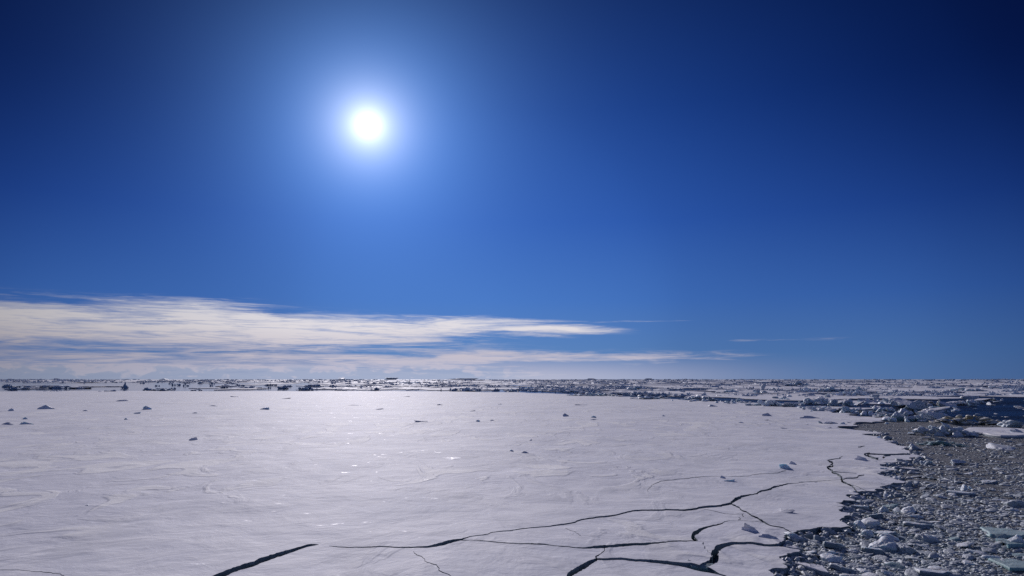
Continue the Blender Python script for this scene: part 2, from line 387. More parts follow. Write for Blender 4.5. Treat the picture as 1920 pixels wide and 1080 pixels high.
CRACKS = [
 [(150, 1190, 14), (300, 1130, 14), (408, 1081, 13), (474, 1058, 11), (536, 1035, 9), (583, 1021.5, 6), (598, 1020.5, .6)],
 [(617, 1023, 1), (640, 1024.5, 2), (692, 1026, 2.6), (760, 1027.5, 3), (802, 1027.5, 4.5), (833, 1022, 8), (850, 1018, 6.5), (866, 1015.5, 4), (886, 1010, 2), (955, 999, 2), (1036, 987, 2.4),
  (1105, 972, 2.6), (1192, 958, 2.4), (1217, 956.5, 2.2), (1283, 957, 2.4), (1317, 951, 4), (1371, 943, 3.4), (1380, 937, 7), (1396, 932, 5), (1411, 930, 2.4), (1430, 923, 5), (1452, 916, 6), (1477, 909.5, 3),
  (1525, 904, 2.4), (1567, 901.5, 1.6), (1579, 901, 1.5)],
 [(862, 1017, 2.5), (886, 1017.5, 1.4), (942, 1022, 2.6), (1011, 1023.5, 4), (1040, 1026, 2), (1080, 1029, 3), (1100, 1029, 5.5), (1130, 1026, 7.5), (1161, 1022.5, 7.5), (1192, 1020.5, 6.5), (1239, 1018.5, 5), (1308, 1016, 5)], [(1304, 1014, 1.6), (1319, 1019, 1.6), (1321, 1031, 1.6), (1331, 1038, 1.8), (1343, 1044, 2)],
 [(1308, 1016, 3), (1299, 1009, 8), (1303, 1002, 9), (1313, 996, 8), (1333, 988, 6), (1355, 982, 2.6), (1369, 976.5, 1.2), (1400, 976.5, .9), (1431, 978.5, 1.2)],
 [(900, 1330, 12), (1000, 1140, 12), (1067, 1081, 10), (1099, 1060, 10), (1119, 1049, 5), (1126, 1040, 2), (1133, 1030, 2), (1135, 1024, 2)],
 [(1117, 1049, 3), (1146, 1049, 4), (1192, 1051.5, 4), (1230, 1052, 6), (1271, 1056, 6.5), (1302, 1061, 12), (1330, 1067, 10), (1350, 1075, 2), (1372, 1087, 2), (1410, 1100, 3), (1450, 1104, 3)],
 [(1466, 1025, 8), (1455, 1026, 6), (1411, 1022, 5), (1377, 1021.5, 6), (1357, 1025, 9), (1340, 1037, 14), (1341, 1047, 15), (1328, 1056, 11), (1312, 1061, 6)],
 [(1371, 943, 1.4), (1380, 948, 1.5), (1408, 967, 1.4), (1430, 978, 3), (1442, 984, 1.3), (1479, 996, 1.5), (1490, 1001, 3)],
 [(1214, 920, .7), (1239, 901.5, 1.2), (1302, 896.5, 1.2), (1349, 895.5, 1.2), (1411, 891, 1), (1474, 886, .8)],
 [(1580, 855.5, .8), (1560, 862.5, 3.2), (1558, 872, 4.5), (1560, 883, 4.5), (1562, 888, 5), (1578, 901, 5.5), (1592, 909.5, 5), (1605, 921, 3), (1609, 926, 3)],
 [(1561, 885.5, 1.6), (1606, 888.5, 1.4)], [(1578, 901, 2.4), (1608, 897, 3), (1620, 891, 3)],
 [(1631, 851, 3), (1664, 852.5, 3.4), (1707, 851.5, 4)], [(1631, 850, 5), (1647, 860, 5)], [(1655, 858.5, 4.5), (1670, 853.5, 4)], [(1609, 839.5, 2), (1615, 838.5, 4), (1622, 836.6, 1)],
 [(1594, 909, 1.2), (1624, 920, 1.2)], [(1578, 974, 3), (1586, 969, 3), (1600, 968, 3)],
 [(775, 1035, 1), (781, 1042, 2), (796, 1051, 1.4), (830, 1077, 2.2), (880, 1120, 2)],
 [(-150, 1062, 1), (0, 1066, 1.4), (47, 1067, 1.2), (87, 1070, 2), (124, 1081, 1.4), (170, 1100, 1)],
 [(1318, 954, .7), (1360, 963, .8), (1394, 964, .8)], [(1384, 975, 1.6), (1385, 970, 1.6)], [(1395, 969, 1.6), (1394, 963, 1.6)],
  [(1060, 992, .6), (1090, 1008, .5)]]
def to_px(x, y, z=FB):
    yc = y * math.cos(TH) + (z - H) * math.sin(TH); zc = -y * math.sin(TH) + (z - H) * math.cos(TH)
    return 960 + F * x / yc, 540 - F * zc / yc
def crack_poly(pts, seed):
    """a crack's outline: its middle line breaks fractally, its two lips stay apart"""
    r = np.random.default_rng(seed); L = [(*ground(u, v, FB), w * (.86 if w > 6 else .74)) for u, v, w in pts]
    for k in range(4):
        Q = []
        for a, b in zip(L[:-1], L[1:]):
            Q.append(a); dx_, dy_ = b[0] - a[0], b[1] - a[1]; ln = math.hypot(dx_, dy_)
            if ln > max(.25, .004 * math.hypot(a[0], a[1])):
                q = r.normal() * (.065 if max(a[2], b[2]) < 5 else .04); Q.append(((a[0] + b[0]) / 2 - dy_ * q, (a[1] + b[1]) / 2 + dx_ * q, max((a[2] + b[2]) / 2 * (1 + r.normal() * .06), .7)))
        L = Q + [L[-1]]
    P = np.array([to_px(x, y) for x, y, w in L]); w = np.array([q[2] for q in L]) / 2; A, B = [], []
    for i in range(len(P)):
        d = P[min(i + 2, len(P) - 1)] - P[max(i - 2, 0)]; d = d / (np.hypot(*d) + 1e-9); n = np.array([-d[1], d[0]])
        A.append(ground(*(P[i] + n * w[i] * (1 + r.normal() * .05)), FB)); B.append(ground(*(P[i] - n * w[i] * (1 + r.normal() * .05)), FB))
    return A + B[::-1]
CP = [crack_poly(c, 70 + i) for i, c in enumerate(CRACKS)]
def inside(poly, x, y):
    poly = np.asarray(poly); r = np.zeros(len(x), bool); x0, y0 = poly.min(0); x1, y1 = poly.max(0)
    idx = np.where((x >= x0) & (x <= x1) & (y >= y0) & (y <= y1))[0]
    if not len(idx): return r
    px, py = x[idx], y[idx]; c = np.zeros(len(idx), bool); a = poly[-1]
    for b in poly:
        cond = (a[1] > py) != (b[1] > py)
        if cond.any(): c ^= cond & (px < (b[0] - a[0]) * (py - a[1]) / (b[1] - a[1] + 1e-15) + a[0])
        a = b
    r[idx] = c; return r
def grid(u0, u1, v0, v1, du, dv, jit=0.35):
    U, V = np.meshgrid(np.arange(u0, u1, du), np.arange(v0, v1, dv)); U = U.ravel(); V = V.ravel()
    U = U + rng.uniform(-jit, jit, len(U)) * du; V = V + rng.uniform(-jit, jit, len(V)) * dv
    x = (U - 960) / F; y = (540 - V) / F
    Y = math.cos(TH) - math.sin(TH) * y; Z = math.sin(TH) + math.cos(TH) * y; t = (FB - H) / Z
    return x * t, Y * t
g1 = grid(-80, 1730, 736, 1110, 5.0, 3.2); g2 = grid(-1450, -80, 738, 1110, 30, 12); g3 = grid(-1450, 1430, 1112, 1290, 25, 12)
gx = np.concatenate([g1[0], g2[0], g3[0]]); gy = np.concatenate([g1[1], g2[1], g3[1]])
keep = inside(FLOE, gx, gy)
for c in CP: keep &= ~inside(c, gx, gy)
gx, gy = gx[keep], gy[keep]
verts = [tuple(p) for p in FLOE]; edges = [(i, (i + 1) % len(FLOE)) for i in range(len(FLOE))]
for c in CP:
    k = len(verts); verts += [tuple(p) for p in c]; edges += [(k + i, k + (i + 1) % len(c)) for i in range(len(c))]
verts += list(zip(gx.tolist(), gy.tolist()))
cv, ce, cf, *_ = delaunay_2d_cdt([Vector(v) for v in verts], edges, [], 0, 1e-4)
cv = np.array([v[:] for v in cv]); cf = np.array([f for f in cf if len(f) == 3])
cen = cv[cf].mean(1); ok = inside(FLOE, cen[:, 0], cen[:, 1])
for c in CP: ok &= ~inside(c, cen[:, 0], cen[:, 1])
cf = cf[ok]
# connected pieces
lab = np.arange(len(cv))
while True:
    m = lab[cf].min(1); new = lab.copy()
    for k in range(3): np.minimum.at(new, cf[:, k], m)
    new = new[new]
    if (new == lab).all(): break
    lab = new
flab = lab[cf[:, 0]]
MOUNDS = [ # u, v, width px, height px, kind, label
 (90, 768.5, 25, 6.5, 'block', 'flat topped dark ice block, largest on the far left of the snowfield'),
 (23, 772, 12, 4, 'block', 'small dark ice block left of the flat topped block near the left edge'),
 (277, 769.5, 14, 6, 'tilt', 'white tilted ice block with a dark right side on the left of the snowfield'),
 (257, 776, 10, 2.5, 'block', 'low dark lump just below the white tilted block'), (237, 788, 6, 2.5, 'block', 'tiny dark lump alone on the snow below the white tilted block'),
 (222, 753, 22, 2.2, 'low', 'long low ridge of snow behind the white tilted block'), (496, 769, 16, 4.5, 'drift', 'rounded dark ice lump with a long drift tail to its left'),
 (13, 798, 24, 3, 'low', 'low dark snow ridge at the left edge, nearest of the left ridges'), (52, 797, 18, 5, 'tilt', 'tilted dark block beside the low ridge at the left edge'),
 (48, 787, 8, 3, 'block', 'small lump behind the tilted block at the left edge'), (365, 775.5, 10, 2.2, 'block', None),
 (400, 762, 20, 2, 'low', None), (440, 744.5, 12, 2, 'low', None), (358, 825, 16, 4, 'low', 'lone low grey mound in the middle of the left snow'), (537, 747, 20, 1.6, 'low', None), (160, 771, 10, 1.8, 'low', None),
 (825, 759.5, 11, 2.4, 'block', None), (938, 758, 10, 2, 'block', None),
 (896, 791, 8, 4, 'block', 'small dark pointed lump in the middle of the snowfield'), (923, 789, 8, 2, 'low', None), (790, 792, 26, 2.6, 'low', 'low crest of snow left of the dark pointed lump'),
 (1062, 781, 18, 4.5, 'peak', 'white snow mound left of the dark triangular lump'), (1113, 784, 10, 4.2, 'block', 'dark triangular ice lump in the middle distance of the snowfield'), (1115, 788, 16, 2.2, 'low', None),
 (1245, 781.5, 9, 3, 'block', 'small dark lump beyond the right half of the snowfield'), (992, 827, 11, 2.4, 'low', None),
 (958, 848, 11, 3.4, 'block', 'dark lump at the left of a pair on the open snow'), (985, 851.5, 15, 3, 'low', 'low lump at the right of a pair on the open snow'),
 (1337, 763, 22, 3.2, 'block', 'low dark block near the far rim of the floe'), (1390, 793.5, 10, 2.8, 'block', None), (1441, 781, 20, 4.5, 'peak', 'white peaked mound on the far right of the snowfield'),
 (1520, 786, 34, 4, 'low', 'long grey ridge right of the white peaked mound'), (1470, 803, 15, 2.6, 'low', None), (1510, 796, 10, 2, 'low', None), (1551, 801.5, 12, 2.8, 'low', None),
 (1647, 822, 7, 3.5, 'block', 'small dark lump by the crumbling rim of the floe'), (1474, 882, 24, 9, 'tilt', 'blue shaded ice block above the long curved crack'), (1486, 872, 13, 4.5, 'peak', 'white snow mound behind the blue shaded block'),
 (1614, 863, 26, 7, 'peak', 'white pyramid of snow beside the forked cracks'), (1367, 904.5, 20, 4, 'block', 'flat dark lump on the thin crack'), (1355, 899, 12, 3.5, 'peak', 'small white mound touching the flat dark lump'),
 (1405, 998, 34, 11, 'peak', 'snow peak with a dark face, nearest the broken edge'), (1467, 961, 34, 5, 'low', 'gentle snow swell near the broken edge'), (1440, 1012, 30, 4, 'low', 'low snow swell behind the open crack'),
 (165, 948.5, 8, 2, 'block', None), (705, 768, 26, 2, 'low', None), (760, 744, 20, 1.6, 'low', None), (665, 760, 30, 1.8, 'low', None), (1090, 760, 26, 2, 'low', None), (880, 771, 22, 1.8, 'low', None), (1430, 789, 18, 2.4, 'low', None)]
MG = []
for u, v, w, h, k, l in MOUNDS:
    g = ground(u, v, FB); d = math.hypot(*g); MG.append((g[0], g[1], w * d / F * 1.02, h * d / F * (1 if l else .7), k, l))
def height(x, y, comp=0):
    d = np.hypot(x, y)
    z = 0.10 * (fbm(x * 0.035 + 3, y * 0.05, 3, 3) - 0.5) + 0.0
    fade = sst(d, 25, 45)
    z = z + 0.48 * (fbm(x * 0.09, y * 0.075 + x * 0.03, 11, 4) - 0.5) * fade
    z = z + 0.07 * (fbm(x * 0.35, y * 0.3, 21, 3) - 0.5)
    z = z + 0.25 * np.maximum(fbm(x * 0.018 + 9, y * 0.03, 31, 3) - 0.62, 0) * 4 * 0.4 * sst(d, 80, 200)
    for mx, my, w, h, k, l in MG:                                       # drifts banked against the lumps
        sx, sy = np.where(x < mx, w * 2.0 + .5, w * .8 + .3), w * 1.3 + 0.8
        q = ((x - mx) / sx) ** 2 + ((y - my) / sy) ** 2; sel = q < 9
        if sel.any(): z[sel] += (0.28 if k == 'peak' else 0.40 if k in ('low', 'drift') else 0.34) * h * np.exp(-q[sel])
    return z + FB
def build_plate(name, faces, dz, tilt, **props):
    ids, inv = np.unique(faces, return_inverse=True); Fc = inv.reshape(faces.shape)
    P = cv[ids]; z = height(P[:, 0], P[:, 1]); c = P.mean(0)
    z = z + dz + (P[:, 0] - c[0]) * tilt[0] + (P[:, 1] - c[1]) * tilt[1]
    V = np.column_stack([P, z])
    # outward walls
    E = np.vstack([Fc[:, [0, 1]], Fc[:, [1, 2]], Fc[:, [2, 0]]]); key = np.sort(E, 1)
    _, first, cnt = np.unique(key, axis=0, return_index=True, return_counts=True)
    B = E[first[cnt == 1]]; bv = np.unique(B); mp = {b: i for i, b in enumerate(bv)}
    # outward direction per rim vertex
    nrm_ = np.zeros((len(bv), 2))
    for a, b in B:
        e = P[b] - P[a]; nn = np.array([e[1], -e[0]]); nn /= np.hypot(*nn) + 1e-9; nrm_[mp[a]] += nn; nrm_[mp[b]] += nn
    nrm_ /= np.hypot(nrm_[:, 0], nrm_[:, 1])[:, None] + 1e-9
    rows = [V]; base = len(V); faces_q = []; prev = {b: b for b in bv}
    for f_, amp in ((0.08, 0.015), (0.4, 0.05), (0.75, 0.07), (1.35, 0.0)):
        off = (vnoise(P[bv, 0] * 2.3 + f_ * 9, P[bv, 1] * 2.3, 5) - 0.72) * 2 * amp
        Q = np.column_stack([P[bv] + nrm_ * off[:, None], np.maximum(z[bv] - f_ * FB, -0.25) if f_ < 1 else np.full(len(bv), -0.25)])
        rows.append(Q)
        for a, b in B: faces_q.append((prev[a], base + mp[a], base + mp[b], prev[b]))
        prev = {b: base + mp[b] for b in bv}; base += len(bv)
    V = np.vstack(rows); tri = [tuple(f) for f in Fc]
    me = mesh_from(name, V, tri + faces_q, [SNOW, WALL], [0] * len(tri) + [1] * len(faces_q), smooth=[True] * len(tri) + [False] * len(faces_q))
    try: me.set_sharp_from_angle(angle=math.radians(40))
    except Exception: pass
    if 'label' not in props: return link(name, me, **props)
    return assemble(name, (c[0], c[1], 0), me, {0: 'snow_cover', 1: 'ice_edge'}, **props)
def mesh_co(me):
    c = np.zeros(len(me.vertices) * 3); me.vertices.foreach_get('co', c); return c.reshape(-1, 3)
def submesh(me, mi, nm, org=(0, 0, 0)):
    c = mesh_co(me) - np.array(org); fs = [tuple(p.vertices) for p in me.polygons if p.material_index == mi]
    if not fs: return None
    ids = sorted({v for f in fs for v in f}); mp = {v: k for k, v in enumerate(ids)}
    m2 = mesh_from(nm, c[ids], [tuple(mp[v] for v in f) for f in fs], [me.materials[mi]]); m2.polygons.foreach_set('use_smooth', np.ones(len(fs), bool))
    try: m2.set_sharp_from_angle(angle=math.radians(40))
    except Exception: pass
    return m2
def assemble(name, org, me, partnames, **props):
    """an Empty at the thing's base carrying one mesh per material of `me`"""
    e = link(name, None, **props); e.location = org; e.empty_display_size = .2
    for mi, nm in partnames.items():
        m2 = submesh(me, mi, nm, org)
        if m2: link(nm, m2, e)
    bpy.data.meshes.remove(me)
    return e
comps, counts = np.unique(flab, return_counts=True); order = comps[np.argsort(-counts)]
PLATE_LABELS = {}
info = []
random.seed(4)
def plate_label(c):
    d = c
    x = d[0] * F / (d[1] * math.cos(TH) + (FB - H) * math.sin(TH)) + 960
    zc = -d[1] * math.sin(TH) + (FB - H) * math.cos(TH); yc = d[1] * math.cos(TH) + (FB - H) * math.sin(TH)
    return x, 540 - F * zc / yc
def area(fs):
    a, b, c = cv[fs[:, 0]], cv[fs[:, 1]], cv[fs[:, 2]]; return np.abs((b[:, 0] - a[:, 0]) * (c[:, 1] - a[:, 1]) - (b[:, 1] - a[:, 1]) * (c[:, 0] - a[:, 0])).sum() / 2
NAMED_PLATES = [((1184, 989), 'long wedge shaped ice plate under the long curved crack'), ((1214, 1090), 'snow covered ice plate filling the bottom edge below the turquoise ledge'), ((1504, 945), 'ice plate with a snow swell between the curved crack and the brash'),
    ((1409, 1057), 'corner plate of snowy ice jutting into the brash at the bottom'), ((1391, 1002), 'ice plate carrying the snow peak with a dark face'), ((1240, 1037), 'narrow snowy ice plate between two open cracks near the bottom')]
used = set()
for i, cid in enumerate(order):
    fs = cf[flab == cid]; ar = area(fs)
    if i == 0:
        build_plate('sea_ice', fs, 0.0, (0, 0), kind='structure'); continue
    if ar < 0.15: continue
    c = cv[fs].mean(1).mean(0); u, v = plate_label(c); info.append((round(u), round(v), round(ar, 1)))
    cand = sorted((abs(u - a) + 2 * abs(v - b), l) for (a, b), l in NAMED_PLATES if l not in used)
    if ar > 4 and cand and cand[0][0] < 400: lb = cand[0][1]; used.add(lb)
    else: lb = None
    build_plate('ice_plate', fs, random.uniform(-0.05, 0.01), (random.uniform(-.004, .004) if ar < 200 else 0, random.uniform(-.003, .003) if ar < 200 else 0), label=lb or 'small sliver of snowy ice split off beside a crack', category='ice plate', group='plates cracked off the great floe' if lb else 'ice slivers along the cracks')
print('PLATES', info)

# ------------------------------------------------------------------ lumps frozen into the snow
def sharp_smooth(me, ang=38):
    me.polygons.foreach_set('use_smooth', np.ones(len(me.polygons), bool))
    try: me.set_sharp_from_angle(angle=math.radians(ang))
    except Exception: pass
def proto(name, seed, mats, sub=3, planes=10, soft=16, rough=0.14, flat=0.0, pre=None):
    V, Fc = block(seed, sub, planes, soft, rough, flat)
    if pre is not None: V = pre(V)
    V = V / ((V.max(0) - V.min(0)) / 2); V = V - (V.max(0) + V.min(0)) / 2          # fills -1..1 on each axis
    me = mesh_from(name, V, Fc, mats); sharp_smooth(me); return me
MOUND_ME = {
 'block': [proto('ice_lump', 100 + i, [BLUE], soft=20) for i in range(4)],
 'tilt': [proto('ice_lump', 110 + i, [BLUE], planes=6, soft=26, pre=lambda V: roty(V * (1.3, .9, .55), 0.45)) for i in range(3)],
 'peak': [proto('snow_mound', 120 + i, [SNOW], planes=7, soft=9, rough=.1) for i in range(3)],
 'low': [proto('snow_ridge', 130 + i, [SNOW], planes=8, soft=8, rough=.2) for i in range(4)],
 'drift': [proto('ice_lump', 140 + i, [BLUE], planes=8, soft=12) for i in range(1)]}
for i, (x, y, w, h, k, l) in enumerate(MG):
    me = MOUND_ME[k][i % len(MOUND_ME[k])]
    nm = {'peak': 'snow_mound', 'low': 'snow_ridge'}.get(k, 'ice_lump')
    zt = float(height(np.array([x]), np.array([y]))[0]) - (0.28 if k == 'peak' else 0.40 if k in ('low', 'drift') else 0.34) * h
    hz = h * 1.25 if k in ('peak', 'low') else h * 1.05
    grp = 'snow ridges and mounds on the floe' if k in ('peak', 'low') else 'ice lumps frozen into the floe'
    dflt = 'small low ridge of wind packed snow on the flat floe' if k in ('peak', 'low') else 'tiny dark ice lump frozen into the flat floe'
    o = link(nm, me, label=l or dflt, category={'peak': 'snow mound', 'low': 'snow ridge'}.get(k, 'ice lump'), group=grp)
    o.location = (x, y, zt + 0.1 * h); o.scale = (w / 2, max(w * (0.5 if k != 'low' else 0.9), h) / 2 * 1.1, hz); o.rotation_euler = (0, 0, random.uniform(-.5, .5) if k != 'low' else random.uniform(-.12, .12))

# ------------------------------------------------------------------ slush between the floes
BR = [(1430, 1300), (1440, 1100), (1440, 1060), (1450, 1020), (1475, 985), (1560, 975), (1560, 940), (1580, 915), (1630, 905), (1630, 880), (1640, 850), (1690, 845), (1680, 826), (1620, 812), (1590, 799), (1600, 792), (1680, 790), (1760, 792),
      (1800, 800), (1900, 797), (2100, 800), (2400, 820), (2600, 1300)]
BRG = [ground(u, v) for u, v in BR]
s1 = grid(1420, 2000, 790, 1120, 4.0, 2.6); s2 = grid(2000, 2560, 800, 1290, 22, 8)
sx = np.concatenate([s1[0], s2[0]]); sy = np.concatenate([s1[1], s2[1]])
k = H / (H - FB); sx, sy = sx * k, sy * k
kp = inside(BRG, sx, sy); sx, sy = sx[kp], sy[kp]
vv = [tuple(p) for p in BRG] + list(zip(sx.tolist(), sy.tolist()))
v2, _, f2, *_ = delaunay_2d_cdt([Vector(a) for a in vv], [(i, (i + 1) % len(BRG)) for i in range(len(BRG))], [], 1, 1e-4)
v2 = np.array([a[:] for a in v2]); f2 = np.array([f for f in f2 if len(f) == 3])
def slush_z(x, y):
    return 0.04 + 0.20 * (fbm(x * 0.9, y * 0.7, 51, 4, .6) - 0.42) + 0.12 * (fbm(x * 0.15, y * 0.25, 61, 3) - 0.45)
me = mesh_from('slush', np.column_stack([v2, slush_z(v2[:, 0], v2[:, 1])]), f2, [SLUSH]); link('slush', me, kind='stuff')

# ------------------------------------------------------------------ brash: chunks and slabs
NPROTO = 14
def slabpre(V): return V * (1, .8, .32)
CH = []
for i in range(NPROTO):
    if i % 7 == 5: CH.append(block(300 + i, 3, 8, 30, 0.08, 0.5))
    else: CH.append(block(300 + i, 3, 12, 12 + (i % 3) * 6, 0.34, 0.0, 2.6))
CH_LO = [block(400 + i, 2, 9, 10, 0.22) for i in range(10)]; CH_LO1 = [block(430 + i, 1, 9, 10, 0.2) for i in range(8)]
def norm1(V):
    V = V - (V.max(0) + V.min(0)) / 2; return V / ((V.max(0) - V.min(0)) / 2)
MATS = [CHUNK, PALE, GREEN]
ch_me = {}
def chunk_mesh(i, mat):
    if (i, mat.name) not in ch_me:
        V, Fc = CH[i]; me = mesh_from('ice_chunk', norm1(V), Fc, [mat]); sharp_smooth(me, 85); ch_me[(i, mat.name)] = me
    return ch_me[(i, mat.name)]
rg = np.random.default_rng(21)
BX = np.array(BRG)
def sample_brash(n, smin, smax, p=2.2, clump=0.45):
    U = rg.uniform(1440, 2300, n * 5); Vv = 795 + (1120 - 795) * rg.uniform(size=n * 5) ** 0.8
    G = np.array([ground(a, b) for a, b in zip(U, Vv)]); x, y = G[:, 0], G[:, 1]
    ok_ = inside(BRG, x, y) & ~inside(FLOE, x, y)
    dn = fbm(x * .22, y * .16 + x * .1, 71, 3); ok_ &= (dn >= clump) | (rg.uniform(size=len(x)) < 0.25)
    sz = smin * (smax / smin) ** (rg.uniform(size=len(x)) ** p) * (1.0 + 0.5 * np.clip((np.hypot(x, y) - 50) / 60, 0, 1))
    return [(a, b, c) for a, b, c in zip(x[ok_], y[ok_], sz[ok_])][:n]
mids = sample_brash(4600, 0.28, 1.2, 2.6)
mids.sort(key=lambda a: -a[2] / math.hypot(a[0], a[1]) * (1.0 if a[0] < .78 * a[1] else .1))   # those in the photograph first
CHUNK_LABELS = [('rounded grey ice chunk bobbing in the brash beside the floe', CHUNK), ('pale washed ice chunk floating among grey brash', PALE), ('blue green wet ice chunk awash in the brash', GREEN)]
stuff_parts = []
for i, (x, y, s) in enumerate(mids):
    kind = rg.choice(3, p=[0.58, 0.32, 0.10]); pr = rg.integers(NPROTO); sc = np.array([s * rg.uniform(.7, 1.2), s * rg.uniform(.6, 1.0), s * rg.uniform(.15, .34)]) / 2
    rz = rg.uniform(0, 6.28); z = slush_z(np.array([x]), np.array([y]))[0] + sc[2] * rg.uniform(-.35, .15)
    if i < 225:
        lb, mt = CHUNK_LABELS[kind]
        o = link('ice_chunk', chunk_mesh(int(pr), mt), label=lb, category='ice chunk', group={0: 'grey ice chunks in the brash', 1: 'pale ice chunks in the brash', 2: 'blue green ice chunks in the brash'}[int(kind)])
        o.location = (x, y, z); o.scale = tuple(sc); o.rotation_euler = (rg.uniform(-.25, .25), rg.uniform(-.25, .25), rz)
    else:
        V, Fc = CH_LO[rg.integers(len(CH_LO))]; V = rotz(rotx(norm1(V) * sc, rg.uniform(-.25, .25)), rz) + (x, y, z); stuff_parts.append((V, Fc))
for (x, y, s) in sample_brash(29000, 0.09, 0.42, 1.5, 0.36):
    far = math.hypot(x, y) > 60
    V, Fc = (CH_LO1 if far or s < .2 else CH_LO)[rg.integers(8)]
    sc = np.array([s * rg.uniform(.7, 1.3), s * rg.uniform(.6, 1.1), s * rg.uniform(.25, .6)]) / 2
    z = slush_z(np.array([x]), np.array([y]))[0] + sc[2] * rg.uniform(-.3, .3)
    stuff_parts.append((rotz(norm1(V) * sc, rg.uniform(0, 6.28)) + (x, y, z), Fc))
edge_pts = [np.array(p) for p in FLOE if 34 < math.hypot(*p) < 150 and p[0] > .33 * p[1]]
for i in range(48):                         # pieces broken off the rim and lying against it
    q = edge_pts[rg.integers(len(edge_pts))]; d_ = math.hypot(*q); off = rg.uniform(.0, .9); x, y = q[0] + off * .8 + rg.normal() * .2, q[1] - off * .7 + rg.normal() * .3
    s_ = rg.uniform(.35, 1.15) * (1 + d_ / 220); mt = [PALE, WALL, PALE, CHUNK][rg.integers(4)]
    o = link('ice_chunk', chunk_mesh(int(rg.integers(NPROTO)), mt), label='crumbled ice chunk lying against the broken rim of the floe', category='ice chunk', group='chunks crumbled off the rim')
    o.location = (x, y, rg.uniform(.05, .3)); o.scale = (s_ / 2, s_ * .4, s_ * rg.uniform(.16, .34)); o.rotation_euler = (rg.uniform(-.4, .4), rg.uniform(-.4, .4), rg.uniform(0, 6.28))
for i in range(800):                       # crumbs banked up against the rim
    q = edge_pts[rg.integers(len(edge_pts))]; off = abs(rg.normal()) * .7; x, y = q[0] + off * .8 + rg.normal() * .15, q[1] - off * .7 + rg.normal() * .15
    s_ = rg.uniform(.12, .5) * (1 + math.hypot(*q) / 200); V, Fc = (CH_LO if s_ > .35 else CH_LO1)[rg.integers(8)]
    stuff_parts.append((rotz(norm1(V) * (s_ * .5, s_ * .42, s_ * rg.uniform(.2, .4)), rg.uniform(0, 6.28)) + (x, y, .08 + .24 * math.exp(-off / .5) * rg.uniform(.3, 1)), Fc))
V, Fc = join(stuff_parts); me = mesh_from('brash_ice', V, Fc, [CHUNK]); sharp_smooth(me, 85); link('brash_ice', me, kind='stuff')

def plate_mesh(name, seed, mats, n=26, irregular=0.3, crack=True):
    """a flat broken plate: polygonal outline, thickness 1, snow on top"""
    r = np.random.default_rng(seed); k = r.integers(5, 8); a0 = np.sort(r.uniform(0, 2 * math.pi, k) * .35 + np.arange(k) * 2 * math.pi / k)
    rad = r.uniform(1 - irregular, 1, k); corner = np.column_stack([np.cos(a0) * rad, np.sin(a0) * rad])
    outl = roughen([c for c in corner], 0, 0, r); pts = []
    for i in range(k):
        a, b = corner[i], corner[(i + 1) % k]
        for t in np.linspace(0, 1, max(3, n // k), endpoint=False):
            p = a + (b - a) * t; nrm2 = np.array([-(b - a)[1], (b - a)[0]]); pts.append(p + nrm2 * r.normal() * 0.025)
    O = np.array(pts); m = len(O); rings = [(1.0, -1.0), (1.03, -.2), (0.985, 0.8), (0.95, 1.0), (0.72, 1.0), (0.4, 1.0)]
    V = []
    for s, z in rings:
        zz = z + (r.normal(size=m) * 0.10 if z >= .8 else r.normal(size=m) * .03); V.append(np.column_stack([O * s * (1 + r.normal(size=(m, 1)) * .012), zz]))
    V = np.vstack(V + [np.array([[0, 0, 1.05]])]); fc = []
    for q in range(len(rings) - 1):
        for i in range(m): j = (i + 1) % m; fc.append((q * m + i, q * m + j, (q + 1) * m + j, (q + 1) * m + i))
    b0 = (len(rings) - 1) * m
    for i in range(m): fc.append((b0 + i, b0 + (i + 1) % m, len(V) - 1))
    mi = [1] * (2 * m) + [0] * (len(fc) - 2 * m)
    me = mesh_from(name, V, fc, mats, mi); sharp_smooth(me, 40); return me
def split_top(me, name):
    return submesh(me, 1, 'ice_body'), submesh(me, 0, 'snow_cover')
def two_part(name, pair, **props):
    e = link(name, None, **props); e.empty_display_size = .2
    link('ice_body', pair[0], e); link('snow_cover', pair[1], e); return e
SLABS = [plate_mesh('ice_slab', 500 + i, [PALE, WALL]) for i in range(6)]; SLABS_S = [plate_mesh('ice_slab', 520 + i, [SNOW, WALL]) for i in range(4)]; SLABS_G = [plate_mesh('ice_slab', 540 + i, [GREEN, GREEN]) for i in range(3)]
SPLIT = {}
